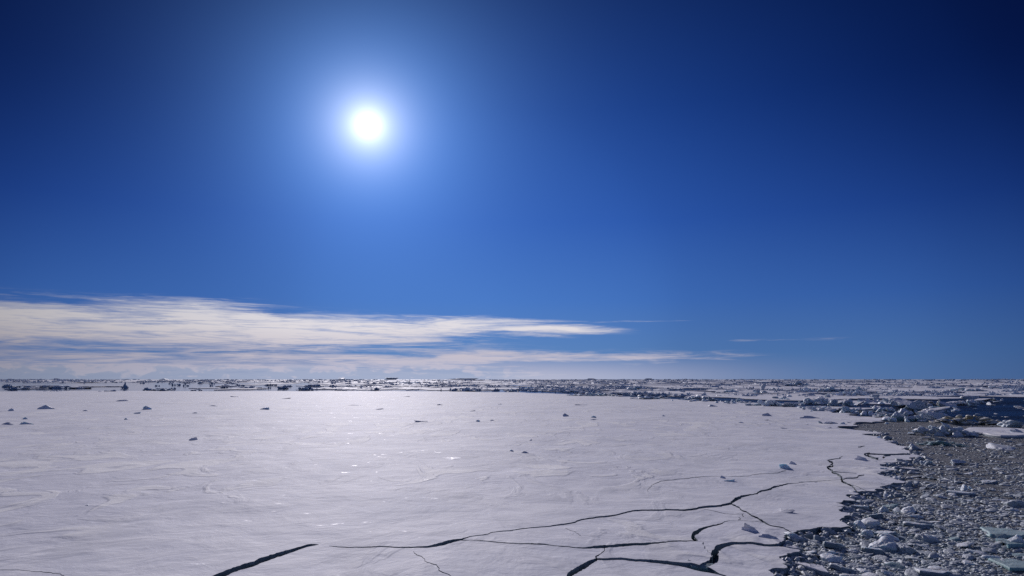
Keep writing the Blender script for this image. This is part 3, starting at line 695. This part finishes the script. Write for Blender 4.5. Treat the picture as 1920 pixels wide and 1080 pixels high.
SLAB_LIST = [ # u, v of centre, width px, depth m, thickness m, tilt x, tilt y, mesh list, label
 (1483, 1031, 38, 2.6, .30, .05, .02, SLABS_S, 'white triangular slab just off the corner of the broken edge'), (1495, 1052, 27, 1.8, .32, .22, .1, SLABS_S, 'square white ice slab tipped up near the bottom right corner plate'),
 (1515, 1008, 24, 1.5, .3, .3, -.2, SLABS_S, 'upturned white slab leaning under the dark ice wall'), (1533, 1013, 30, 1.6, .32, .35, .25, SLABS_S, 'two faced tilted white block in the brash by the ice wall'),
 (1562, 1025, 42, 1.6, .3, .2, .18, SLABS, 'long tipped slab with a dark blue face in the brash'), (1520, 1070, 62, 4.5, .28, .03, .02, SLABS_S, 'broad snowy plate afloat at the bottom of the brash'),
 (1580, 1068, 60, 1.8, .22, .1, .3, SLABS, 'narrow grey slab sloping into the brash at the bottom'), (1612, 953, 36, 2.4, .3, .08, .05, SLABS, 'pale plate pressed against the broken edge'),
 (1683, 930, 14, 1.3, .3, .1, 0, SLABS_S, 'small flat white slab alone in the brash'), (1700, 881, 36, 4.0, .25, 0, 0, SLABS_S, 'flat snowy plate in the brash behind the small white slab'), (1655, 888, 36, 2.5, .3, .15, -.1, SLABS, 'crumbled pale slab on the edge of the snow'),
 (1880, 1000, 100, 4.2, .22, .02, .0, SLABS_G, 'long turquoise slab awash at the right edge'), (1872, 1019, 130, 2.6, .25, .03, .04, SLABS_G, 'low pale green slab under the round white lump'),
 (1800, 925, 60, 3.0, .22, .02, .06, SLABS, 'dark edged grey slab carrying a round white lump'), (1900, 1060, 90, 3.4, .2, .02, 0, SLABS_G, 'dull green slab at the bottom right corner'), (1640, 970, 34, 2.0, .3, .25, -.15, SLABS, 'rough slab stacked at the notch of the broken edge'),
 (1750, 1075, 70, 2.0, .25, .06, .04, SLABS, 'flat grey slab at the bottom edge of the brash'), (1850, 905, 50, 2.4, .22, .05, -.05, SLABS, 'flat grey slab in the middle of the right hand brash'), (1720, 985, 60, 2.2, .22, .06, .1, SLABS, 'grey slab in the middle of the near brash'),
 (1660, 1002, 46, 2.0, .24, .1, -.1, SLABS, 'grey slab left of the middle of the near brash'), (1640, 1035, 50, 1.8, .3, .12, .1, SLABS, 'lumpy grey slab low in the brash')]
for i, (u, v, w, dp, th, tx, ty, ml, lb) in enumerate(SLAB_LIST):
    g = ground(u, v, 0.1); d = math.hypot(*g); me = ml[i % len(ml)]
    if ml is SLABS_S:
        if me.name not in SPLIT: SPLIT[me.name] = split_top(me, 'ice_slab')
        o = two_part('ice_slab', SPLIT[me.name], label=lb, category='ice slab')
    else: o = link('ice_slab', me, label=lb, category='ice slab')
    o.location = (g[0], g[1], 0.08 + th * .25); o.scale = (w * d / F / 2 * .85, dp / 2 * .8, th / 2); o.rotation_euler = (-tx, ty, random.uniform(-.15, .15))
LUMPS = [(1910, 1021, 34, 24, PALE, 'round white lump of ice at the right edge'), (1806, 921, 16, 12, PALE, 'round white ball of ice riding on a grey slab'), (1822, 920, 12, 8, PALE, 'small white lump beside the round ball of ice'),
 (1652, 962, 26, 18, PALE, 'pale block at the notch of the broken edge'), (1625, 985, 60, 20, PALE, 'heap of rounded pale ice below the notch'), (1655, 1030, 60, 30, PALE, 'big rounded blue grey heap in the near brash'), (1700, 962, 36, 18, PALE, 'rounded ice hump right of the notch'),
 (1668, 1015, 30, 16, PALE, 'knob of ice behind the big rounded heap'), (1700, 1035, 40, 18, CHUNK, 'grey hump right of the big rounded heap'), (1745, 1015, 40, 16, CHUNK, 'rough grey hump in the middle of the near brash'), (1900, 950, 34, 16, CHUNK, 'grey green hump at the right edge, above the turquoise slab'),
 (1790, 870, 30, 9, PALE, 'pointed pale lump far off in the brash'), (1745, 872, 26, 9, PALE, 'pale lump with a pointed top left of the far pointed lump'), (1880, 843, 44, 10, PALE, 'low pale heap by the snow plate at right'), (1655, 916, 24, 10, PALE, 'crumbled heap against the edge of the snow'), (1660, 886, 26, 9, PALE, 'crumbled pale heap on the rim beyond the small plate'), (1560, 1055, 40, 18, PALE, 'rounded pale hump near the square slab'), (1468, 1062, 26, 24, WALL, 'blue shaded ice block under the corner plate'), (1474, 1046, 30, 12, WALL, 'dark shaded overhang block at the corner plate')]
for i, (u, v, w, h, mt, lb) in enumerate(LUMPS):
    g = ground(u, v, 0.0); d = math.hypot(*g); V, Fc = block(600 + i, 4, 13, 9, 0.24, 0, 2.4); V = norm1(V)
    me = mesh_from('ice_hump', V, Fc, [mt]); sharp_smooth(me, 50); o = link('ice_hump', me, label=lb, category='ice hump')
    o.location = (g[0], g[1], 0.02); o.scale = (w * d / F / 2, w * d / F / 2 * .8, h * d / F * (.85 if v < 940 else .62)); o.rotation_euler = (0, 0, i * 1.3)
o = link('ice_ledge', plate_mesh('ice_ledge', 577, [GREEN, GREEN]), label='turquoise ice ledge lying in the open crack at the bottom', category='ice ledge')
g = ground(1312, 1066, 0.1); o.location = (g[0], g[1], 0.12); o.scale = (1.25, 0.6, .2); o.rotation_euler = (0.15, .05, -.35)

# ------------------------------------------------------------------ pressure ridge and pack beyond
def ridge_mesh(name, seed, n, mats, spread=1.0, sub=2, tall=1.0, flatn=3, bs=1.0):
    """a hummock: broken blocks frozen together in one heap, widest along x"""
    r = np.random.default_rng(seed); parts = []
    for i in range(n):
        V, Fc = block(int(seed * 31 + i), sub, 9, 16, 0.15); s = r.uniform(.45, 1.0) * bs; q = -1 + 2 * (i + .5 + r.uniform(-.3, .3)) / n
        V = rotz(rotx(norm1(V) * (s * .42, s * .5, s * (.42 if i % flatn else .75) * (1 - .6 * abs(q))), r.uniform(-.5, .5)), r.uniform(0, 6))
        parts.append((V + (q * spread, r.uniform(-.5, .5) * min(1, .3 + bs * .7), r.uniform(-.15, .25 + .4 * (1 - bs)) * (1 - q * q)), Fc))
    V, Fc = join(parts); V = V - (V.max(0) + V.min(0)) / 2; V = V / ((V.max(0) - V.min(0)) / 2)
    V[:, 2] = (V[:, 2] + .45) * tall
    me = mesh_from(name, V, Fc, mats); sharp_smooth(me, 40); return me
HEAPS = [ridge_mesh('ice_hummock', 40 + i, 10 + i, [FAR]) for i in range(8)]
HEAPS_B = [ridge_mesh('ice_hummock', 60 + i, 12 + i * 2, [BLUE], sub=3) for i in range(6)]
def place_px(name, me, u, v, w, h, depth, label, cat, group=None, rz=0.0, zoff=0.0, zfill=1.45):
    g = ground(u, v); d = math.hypot(*g); o = link(name, me, label=label, category=cat, group=group)
    o.location = (g[0], g[1] + depth * .5, zoff); o.scale = (w * d / F / 2, max(depth, .5) / 2, h * d / F / zfill); o.rotation_euler = (0, 0, rz + -math.atan2(g[0], g[1]) )
    return o
# single blocks of the near ridge: u, foot v, width, height, material, shape, label
NEARB = [(1715, 767, 54, 15, BLUE, 't', 'largest dark blue slab block rising from the ridge'), (1733, 775, 38, 17, PALE, 'b', 'white knobbed block in front of the largest dark slab'), (1766, 780, 42, 15, BLUE, 'b', 'blue heap block on the right of the white knobbed block'),
 (1755, 790, 40, 16, PALE, 't', 'light blue slab tilted up at the foot of the ridge'), (1704, 779, 24, 9, BLUE, 't', 'dark blue wedge block left of the white knobbed block'), (1694, 790, 26, 13, GREEN, 'b', 'rounded block with green ice foot at the left of the ridge'), (1712, 791, 18, 8, GREEN, 'b', 'low green footed block between two rounded blocks'),
 (1729, 791, 18, 10, GREEN, 'b', 'dark green footed block beside the tilted slab'), (1770, 763, 14, 10, STAIN, 'b', 'yellow stained ice block on the back of the ridge'), (1786, 764, 26, 9, BLUE, 't', 'dark block at the edge of the open water'), (1748, 760, 26, 7, STAIN, 'b', 'brownish low block behind the white knobbed block'),
 (1830, 761, 16, 10, BLUE, 'b', 'rounded dark block standing out in the open water'), (1826, 753, 26, 9, PALE, 't', 'white block on the far shore of the open water'), (1850, 754, 40, 6, BLUE, 't', 'long dark low slab on the far shore of the open water'), (1806, 760, 34, 7, BLUE, 'b', 'dark jagged lump along the edge of the open water'),
 (1680, 759, 16, 9, BLUE, 'b', 'rounded blue block left of the largest slab'), (1668, 757, 14, 8, PALE, 'b', 'pale block left of the rounded blue block'), (1690, 758, 14, 7, BLUE, 'b', 'small blue block touching the largest slab'), (1907, 803, 34, 12, BLUE, 't', 'dark overhung slab block at the right edge above the snow plate'), (1918, 818, 22, 11, PALE, 'b', 'white block on the snow plate at the right edge'),
 (1420, 738, 15, 8, BLUE, 'b', 'dark blue rounded block beside the white pinnacle'), (1436, 738, 20, 5, BLUE, 'b', 'low blue block at the foot of the white pinnacle'), (1433, 733, 11, 13, PALE, 'p', 'white pinnacle of ice leaning left above the pack'),
 (1489, 765, 32, 8, BLUE, 't', 'long box shaped blue block on the rim of the floe'), (1450, 764, 40, 12, BLUE, 'b', 'heap of blue blocks left of the box shaped block'), (1522, 758, 17, 9, BLUE, 'b', 'blue block left of a gap in the broken row'), (1544, 758, 26, 10, BLUE, 'b', 'blue double block in the broken row'), (1567, 762, 16, 11, PALE, 'b', 'pale round block in the broken row'),
 (1595, 761, 18, 11, BLUE, 'b', 'blue round block at the right of the pale round block'), (1614, 760, 20, 7, BLUE, 't', 'dark wedge beside the blue round block'), (1643, 757, 42, 6, BLUE, 't', 'long dark slab at the right of the broken row'), (1560, 772, 24, 7, BLUE, 't', 'slab with a white top on the rim, below the broken row'), (1596, 776, 20, 12, BLUE, 'b', 'round blue boulder of ice on the rim below the broken row'),
 (1612, 770, 12, 5, BLUE, 'b', 'low dark block right of the round boulder of ice'), (1632, 776, 26, 6, PALE, 't', 'pale flat slab right of the round boulder of ice'), (1650, 768, 20, 6, PALE, 'b', 'pale block between the boulder and the ridge'), (1665, 781, 24, 6, PALE, 'b', 'pale rubble block at the tip of the floe'),
 (1542, 796, 10, 5, PALE, 'b', 'white block at the left end of the short rubble row on the floe'), (1556, 797, 16, 5, PALE, 't', 'white tilted slab in the short rubble row on the floe'), (1567, 797, 14, 5, PALE, 't', 'middle white slab of the short rubble row'), (1582, 798, 10, 5, BLUE, 'b', 'dark block of the short rubble row'), (1596, 797, 9, 4, PALE, 'b', 'small block at the right end of the short rubble row')]
for i, (u, v, w, h, mt, k, lb) in enumerate(NEARB):
    V, Fc = block(700 + i, 4 if w > 22 else 3, 7 if k == 't' else 11, 22 if k == 't' else 15, 0.16 if k == 't' else 0.26, 0, 2.4)
    if k == 'b' and w > 12:
        rb = np.random.default_rng(i); pts_ = [(V, Fc)]
        for q in range(5):
            V2, F2 = block(2700 + i * 7 + q, 3, 9, 14, .2); sq = rb.uniform(.28, .55); pts_.append((V2 * sq + (rb.uniform(-.9, .9), rb.uniform(-.9, .2), rb.uniform(-.7, .5)), F2))
        V, Fc = join(pts_)
    if k == 't': V = roty(V * (1.2, .9, .5), (-.35 if i % 3 else .3))
    if k == 'p': V = roty(V * (.5, .5, 1.2), .3)
    V = norm1(V); V[:, 2] = V[:, 2] * .62 + .38
    g = ground(u, v); d = math.hypot(*g); sc = np.array([w * d / F / 2, w * d / F * .4, h * d / F * (1.0 if u > 1740 else 1.2 if u > 1660 else 1.1)])
    tri = V[Fc] * sc; nn = np.cross(tri[:, 1] - tri[:, 0], tri[:, 2] - tri[:, 0]); nn /= np.linalg.norm(nn, axis=1)[:, None] + 1e-9
    hz = V[Fc].mean(1)[:, 2]; mi = np.zeros(len(Fc), int)
    if mt is GREEN: mi[hz < .42] = 1; mats, names = [PALE, GREEN], {0: 'ice_body', 1: 'wet_foot'}
    else: mi[(nn[:, 2] > .72) & (hz > .35)] = 1; mats, names = [mt, SNOW], {0: 'ice_body', 1: 'snow_cap'}
    me = mesh_from('ice_block', V, Fc, mats, mi); o = assemble('ice_block', (0, 0, 0), me, names, label=lb, category='ice block', group='blocks of the broken ridge')
    o.location = (g[0], g[1] + sc[1], 0); o.scale = tuple(sc); o.rotation_euler = (0, 0, -math.atan2(g[0], g[1]))
RUB_LINES = [((1165, 743), (1420, 760), 34), ((1420, 757), (1660, 782), 46), ((1500, 757), (1690, 757), 30), ((1640, 770), (1800, 770), 26), ((1660, 790), (1800, 790), 26), ((1800, 757), (1880, 752), 10), ((1420, 748), (1640, 742), 18)]
RUB = [proto('ice_block', 1600 + i, [BLUE if i % 3 else PALE], sub=3, planes=9, soft=14, rough=.2) for i in range(9)]; rr = random.Random(5)
for (a, b, n) in RUB_LINES:
    for i in range(n):
        t = rr.random(); u = a[0] + (b[0] - a[0]) * t; v = a[1] + (b[1] - a[1]) * t + rr.gauss(0, 2.2); w = rr.uniform(5, 17); g = ground(u, v); d = math.hypot(*g)
        o = link('ice_block', RUB[rr.randrange(9)], label='small rubble block heaped in the broken ice along the far rim of the floe', category='ice block', group='small rubble blocks along the far rim')
        o.location = (g[0], g[1], .1 + (FB * .6 if inside(FLOE, np.array([g[0]]), np.array([g[1]]))[0] else 0)); o.scale = (w * d / F / 2, w * d / F / 2 * rr.uniform(.6, 1), w * d / F * rr.uniform(.22, .5)); o.rotation_euler = (rr.uniform(-.3, .3), rr.uniform(-.3, .3), rr.uniform(0, 6))
for i in range(26):
    u = rr.uniform(1800, 1960); v = 749 + 34 * rr.random() ** 1.2; w = rr.uniform(4, 12); g = ground(u, v); d = math.hypot(*g)
    o = link('ice_block', RUB[rr.randrange(9)], label='small piece of ice drifting on the dark open water at the right', category='ice block', group='ice pieces drifting on the open water')
    o.location = (g[0], g[1], .0); o.scale = (w * d / F / 2, w * d / F / 2 * rr.uniform(.6, 1), w * d / F * rr.uniform(.08, .2)); o.rotation_euler = (0, 0, rr.uniform(0, 6))
HEAPN = [(1780, 819, 98, 22, PALE, 9, 'big cauliflower heap of white ice in front of the ridge'), (1830, 796, 108, 14, STAIN, 9, 'low yellowish rubble heap between ridge and open water'), (1680, 785, 60, 8, PALE, 7, 'pale rubble field at the left foot of the ridge'), (1775, 838, 74, 9, GREEN, 7, 'turquoise ridge of wet ice far off in the brash'), (1755, 826, 40, 6, STAIN, 5, 'brown stained rubble below the big white heap'),
  (1498, 724, 40, 9, BLUE, 9, 'broad dark hummock standing highest near the right horizon'), (1514, 737, 37, 10, BLUE, 8, 'blue hummock right of the white pinnacle'), (1555, 736, 40, 10, BLUE, 7, 'dark peaked hummock right of the blue hummock'), (1604, 744, 52, 12, BLUE, 9, 'wide blue hummock on the snow above the broken row'), (1612, 735, 12, 9, BLUE, 4, 'small dark crag behind the wide blue hummock'), (1454, 733, 20, 6, BLUE, 6, 'dark hummock right behind the white pinnacle'),
  (1472, 751, 18, 8, BLUE, 6, 'small dark hummock above the heap of blue blocks'), (1315, 752, 66, 11, BLUE, 8, 'dark slabby ridge along the far rim of the floe'), (1375, 737, 30, 8, BLUE, 7, 'dark hummock left of the pinnacle group'), (1223, 750, 100, 6, BLUE, 10, 'line of low rubble on the far rim of the floe'), (1118, 744, 110, 8, BLUE, 10, 'dark rubble belt on the far rim, middle of the photo'), (873, 734, 40, 8, BLUE, 8, 'dark jagged hummock just beyond the floe'),
  (992, 732, 24, 7, BLUE, 6, 'rounded dark hummock beyond the floe, right of the jagged one'), (960, 735, 27, 6, BLUE, 6, 'low dark hummock between two larger ones beyond the floe'), (1190, 732, 27, 8, BLUE, 6, 'dark hummock beyond the rubble belt'), (1690, 742, 60, 6, BLUE, 8, 'low blue ridge behind the near blocks'), (1820, 735, 70, 7, BLUE, 8, 'dark low ridge above the open water'), (1880, 729, 46, 6, BLUE, 7, 'low dark ridge near the right horizon'), (1340, 744, 40, 3, BLUE, 5, 'low blue rubble streak left of the pinnacle group'), (1400, 757, 60, 4, BLUE, 7, 'small rubble strip on the far rim near the heap of blue blocks'), (1545, 767, 60, 5, BLUE, 7, 'rubble strip along the rim below the broken row')]
for i, (u, v, w, h, mt, n, lb) in enumerate(HEAPN):
    g = ground(u, v); d = math.hypot(*g)
    me = ridge_mesh('ice_hummock', 900 + i, n * 2 if w < 55 else 55, [mt], sub=2, bs=.75 if w < 55 else .38)
    place_px('ice_hummock', me, u, v, w, h, min(w * d / F * .35, 14), lb, 'ice hummock', None)
# the snow plate at the right and the flat floes round the ridge
def floe_mesh(name, seed, mats, n=40):
    r = np.random.default_rng(seed); a = np.linspace(0, 2 * math.pi, n, endpoint=False); ph = r.uniform(0, 6, 5); am = r.uniform(.02, .16, 5)
    rad = 1 + sum(am[k] * np.sin((k + 2) * a + ph[k]) for k in range(5)) + r.normal(size=n) * .03; O = np.column_stack([np.cos(a) * rad, np.sin(a) * rad]); O = O / np.abs(O).max(0)
    V = []; rings = [(1.0, -.6), (1.0, .6), (.985, .95), (.9, 1.0), (.65, 1.03), (.33, 1.0)]
    for s, z in rings: V.append(np.column_stack([O * s, np.full(n, z) + (r.normal(size=n) * .06 if z > .9 else 0)]))
    V = np.vstack(V + [np.array([[0, 0, 1.0]])]); fc = []
    for q in range(len(rings) - 1):
        for i in range(n): j = (i + 1) % n; fc.append((q * n + i, q * n + j, (q + 1) * n + j, (q + 1) * n + i))
    b0 = (len(rings) - 1) * n
    for i in range(n): fc.append((b0 + i, b0 + (i + 1) % n, len(V) - 1))
    me = mesh_from(name, V, fc, mats, [1] * n + [0] * (len(fc) - n)); sharp_smooth(me, 35); return me
FLOES = [floe_mesh('ice_floe', 1000 + i, [SNOW, WALL]) for i in range(8)]
FLOES_2 = [split_top(me, 'ice_floe') for me in FLOES]
def place_floe(u0, u1, v0, v1, label, group=None, fb=0.5, i=0):
    a = ground((u0 + u1) / 2, v1); b = ground((u0 + u1) / 2, v0, fb); d = math.hypot(*a); c = (a + b) / 2
    if group: o = link('ice_floe', FLOES[i % len(FLOES)], label=label, category='ice floe', group=group)
    else: o = two_part('ice_floe', FLOES_2[i % len(FLOES)], label=label, category='ice floe')
    o.location = (c[0], c[1], 0); o.scale = ((u1 - u0) * math.hypot(*c) / F / 2, math.hypot(*(b - a)) / 2, fb); o.rotation_euler = (0, 0, 0)
    return o
FL = [(1800, 2010, 802, 823, .6, 'flat snow plate with a dark undercut wall at the right edge'), (1270, 1560, 737, 752, .55, 'wide flat snow floe left of the broken row'), (1500, 1720, 739, 750, .6, 'flat snow floe behind the broken row'), (1600, 1960, 726, 741, .6, 'broad snow floe behind the open water'), (1330, 1480, 730, 740, .5, 'snow floe round the white pinnacle'),
  (720, 1010, 726, 732, .5, 'long white floe just beyond the great floe, left of centre'), (1640, 1800, 743, 749, .5, 'narrow snow floe behind the largest dark slab'), (1180, 1340, 733, 741, .5, 'white floe beyond the rubble belt'), (1470, 1640, 762, 770, .4, 'narrow snow floe between the broken row and the rim'), (1540, 1720, 750.5, 759, .45, 'snow floe carrying the broken row'), (1400, 1480, 755, 762, .4, 'small snow floe under the heap of blue blocks'), (420, 487, 727.5, 731.5, .6, 'thin white floe with a dark edge in the left lead'),
  (167, 223, 723.5, 725.6, .9, 'thin flat dark floe left of the pointed block in the left lead'), (1740, 1960, 738, 745, .5, 'snow floe along the far shore of the open water'), (1200, 1500, 722, 730, .5, 'far white floe left of the highest hummock'), (1500, 1700, 721, 727, .5, 'far white floe right of the highest hummock'), (1700, 1990, 718, 725, .5, 'far white floe near the right horizon')]
for i, (a, b, c, d, fb, lb) in enumerate(FL): place_floe(a, b, c, d, lb, None, fb, i)
# dark floes standing in the calm lead on the left
LEFT = [(105, 729, 84, 6, 14, 'long jagged dark floe in the calm lead on the left'), (232, 728, 12, 9, 5, 'dark pointed ice block alone in the calm lead'), (21, 731, 14, 4.5, 5, 'short dark floe low at the left edge of the lead'), (39, 726, 34, 3.6, 7, 'flat dark floe behind the short one at the left edge'), (11, 726, 14, 4.5, 5, 'dark hump at the very left of the lead'), (45, 730, 14, 2.6, 4, 'faint low floe between the short dark floe and the long jagged floe'),
  (275, 733, 16, 6, 6, 'dark peaked lump on the rim of the floe beside the lead'), (302, 733, 38, 6, 9, 'lumpy dark ridge on the rim beside the lead'), (95, 735, 26, 4, 6, 'low dark heap on the left rim of the floe'), (200, 735, 42, 4.5, 8, 'low ragged heap on the rim below the pointed block'), (421, 727.5, 20, 4.5, 6, 'dark block left on the thin white floe'), (466, 727.6, 46, 4.8, 10, 'dark ragged block line on the thin white floe'), (506, 723, 22, 4.4, 5, 'dark flat block right of centre in the left lead'),
  (570, 731.5, 32, 8, 8, 'dark domed hummock at the right end of the lead'), (367, 732.5, 20, 5, 5, 'small twin peaked lump on the rim right of the lumpy ridge'), (540, 725, 12, 3, 4, 'small dark floe left of the domed hummock'), (375, 719, 10, 4, 4, 'small dark knob far back in the left lead'), (350, 718.5, 20, 3, 5, 'flat dark piece left of the small knob'), (640, 733, 20, 4, 5, 'small dark heap where the lead closes'), (700, 733.5, 26, 3.5, 5, 'low dark heap on the rim, right of the closed lead')]
for i, (u, v, w, h, n, lb) in enumerate(LEFT):
    h = h * .8 if w > 16 else h
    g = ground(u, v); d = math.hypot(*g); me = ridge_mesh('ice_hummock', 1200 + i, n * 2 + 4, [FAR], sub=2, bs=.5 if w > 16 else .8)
    place_px('ice_hummock', me, u, v, w, h, min(w * d / F * .4, 16), lb, 'ice hummock')
# the open pack out to the horizon
def zone(u):                               # 0 open water at left .. 1 close pack at right
    return float(np.interp(u, [-100, 250, 560, 760, 1100, 1950], [.0, .05, .28, .72, .85, 1.0]))
rf = np.random.default_rng(88); fl, hm = [], []
def blocked(u, v):
    g = ground(u, v); return inside(FLOE, np.array([g[0]]), np.array([g[1]]))[0] or (1790 < u < 1990 and 744 < v < 790) or v > 745
def vrim(u): return float(np.interp(u, [-100, 640, 973, 1140, 1273, 1420, 1547, 1667, 1950], [733, 732, 734, 741, 748, 757, 768, 770, 745]))
for i in range(1500):
    u = rf.uniform(-90, 2010); z = zone(u); t = rf.uniform() ** 1.5; v = 711.9 + (vrim(u) - 712.2) * t
    if u < 620 and v > 717.5 and rf.uniform() > z * .35 + .012: continue
    if blocked(u, v): continue
    fl.append((u, v, rf.uniform(18, 110) * (.5 + .5 * z), rf.uniform(.5, 2.4) * (.35 + t), rf.uniform(.35, .75)))
for i in range(9000):
    u = rf.uniform(-90, 2010); z = zone(u); t = rf.uniform() ** 1.7; v = 712.2 + (vrim(u) - 712.4) * t
    if u < 620 and v > 717.5 and rf.uniform() > z * .25 + .004: continue
    if u > 1150 and v > 722 and rf.uniform() > .95: continue
    if vnoise(u * .012, (v - 712) ** .5 * 2.2, 5) + rf.uniform(-.3, .3) < .45: continue
    if blocked(u, v): continue
    hm.append((u, v, min(rf.lognormal(2.0, .75), 55) * (.45 + .75 * t), rf.uniform(1.0, 2.8) * (.6 + 1.6 * t) * (1.35 if u > 1150 else 1.0)))
fl.sort(key=lambda a: -a[2] * a[3]); hm.sort(key=lambda a: -a[2] * a[3])
FLABEL = lambda u: 'small dark edged floe afloat in the distant lead on the left' if u < 600 else ('flat white floe in the crowded distant pack' if u < 1150 else 'snow covered floe in the distant pack on the right')
HLABEL = lambda u: 'small dark ice piece afloat in the distant lead on the left' if u < 600 else ('dark broken hummock in the crowded distant pack, middle of the horizon' if u < 1150 else 'small blue shaded hummock in the distant pack on the right')
parts_far = []; FPROTO = []
for me in FLOES:
    n = len(me.vertices); c = np.zeros(n * 3); me.vertices.foreach_get('co', c); FPROTO.append((c.reshape(-1, 3), [tuple(p.vertices) for p in me.polygons]))
HPROTO = []
for me in HEAPS:
    n = len(me.vertices); c = np.zeros(n * 3); me.vertices.foreach_get('co', c); m = len(me.polygons); q = np.zeros(m * 3, int); me.polygons.foreach_get('vertices', q); HPROTO.append((c.reshape(-1, 3), q.reshape(-1, 3)))
HLO = [ridge_mesh('lo', 1400 + i, 4, [FAR], sub=1) for i in range(6)]; HLOP = []
for me in HLO:
    n = len(me.vertices); c = np.zeros(n * 3); me.vertices.foreach_get('co', c); m = len(me.polygons); q = np.zeros(m * 3, int); me.polygons.foreach_get('vertices', q); HLOP.append((c.reshape(-1, 3), q.reshape(-1, 3)))
    bpy.data.meshes.remove(me)
fv, ff, fm, base = [], [], [], 0
for i, (u, v, w, dv, fb) in enumerate(fl):
    if i < 260: place_floe(u - w / 2, u + w / 2, max(v - dv, 711.7), v, FLABEL(u), 'distant floes on the left' if u < 600 else 'distant floes in the middle' if u < 1150 else 'distant floes on the right', fb, i)
    else:
        a = ground(u, v); b = ground(u, max(v - dv, 711.5)); c = (a + b) / 2; P, Q = FPROTO[i % 8]
        P = P * (w * math.hypot(*c) / F / 2, math.hypot(*(b - a)) / 2, fb) + (c[0], c[1], 0); fv.append(P); ff += [tuple(x + base for x in f) for f in Q]; base += len(P)
for i, (u, v, w, h) in enumerate(hm):
    g = ground(u, v); d = math.hypot(*g)
    if i < 260: place_px('ice_hummock', HEAPS[i % 8], u, v, w, h, min(w * d / F * .4, 25), HLABEL(u), 'ice hummock', 'distant hummocks on the left' if u < 600 else 'distant hummocks in the middle' if u < 1150 else 'distant hummocks on the right')
    else:
        P, Q = HLOP[i % 6]; dep = min(w * d / F * .4, 40); P = P * (w * d / F / 2, dep / 2, h * d / F / 1.45) + (g[0], g[1], 0); fv.append(P); ff += [tuple(int(x) + base for x in f) for f in Q]; base += len(P)
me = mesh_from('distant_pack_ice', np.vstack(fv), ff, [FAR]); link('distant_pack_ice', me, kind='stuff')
# icebergs on the skyline
BERG = [(735, 26, 3.0, 'flat faint iceberg on the horizon left of centre'), (868, 60, 1.8, 'long low iceberg on the horizon near the centre'), (105, 9, 1.8, 'tiny iceberg on the horizon at the far left'), (310, 14, 1.4, 'low iceberg on the horizon, left'), (640, 12, 2.0, 'small iceberg on the horizon left of the flat one'), (1110, 20, 1.8, 'low iceberg on the horizon right of centre'), (1215, 16, 1.8, 'small iceberg on the right half of the horizon')]
for i, (u, w, h, lb) in enumerate(BERG):
    Y = 11500.0; d = raydir(u, 711); X0 = d[0] / d[1] * Y; V, Fc = block(1500 + i, 3, 9, 20, .1); V = norm1(V); V[:, 2] = np.clip(V[:, 2] * 1.5, -1, 1) * .6 + .4
    me = mesh_from('iceberg', V, Fc, [PALE]); sharp_smooth(me); o = link('iceberg', me, label=lb, category='iceberg')
    o.location = (X0, Y, 0); o.scale = (w * Y / F / 2, 60, h * Y / F + 8)
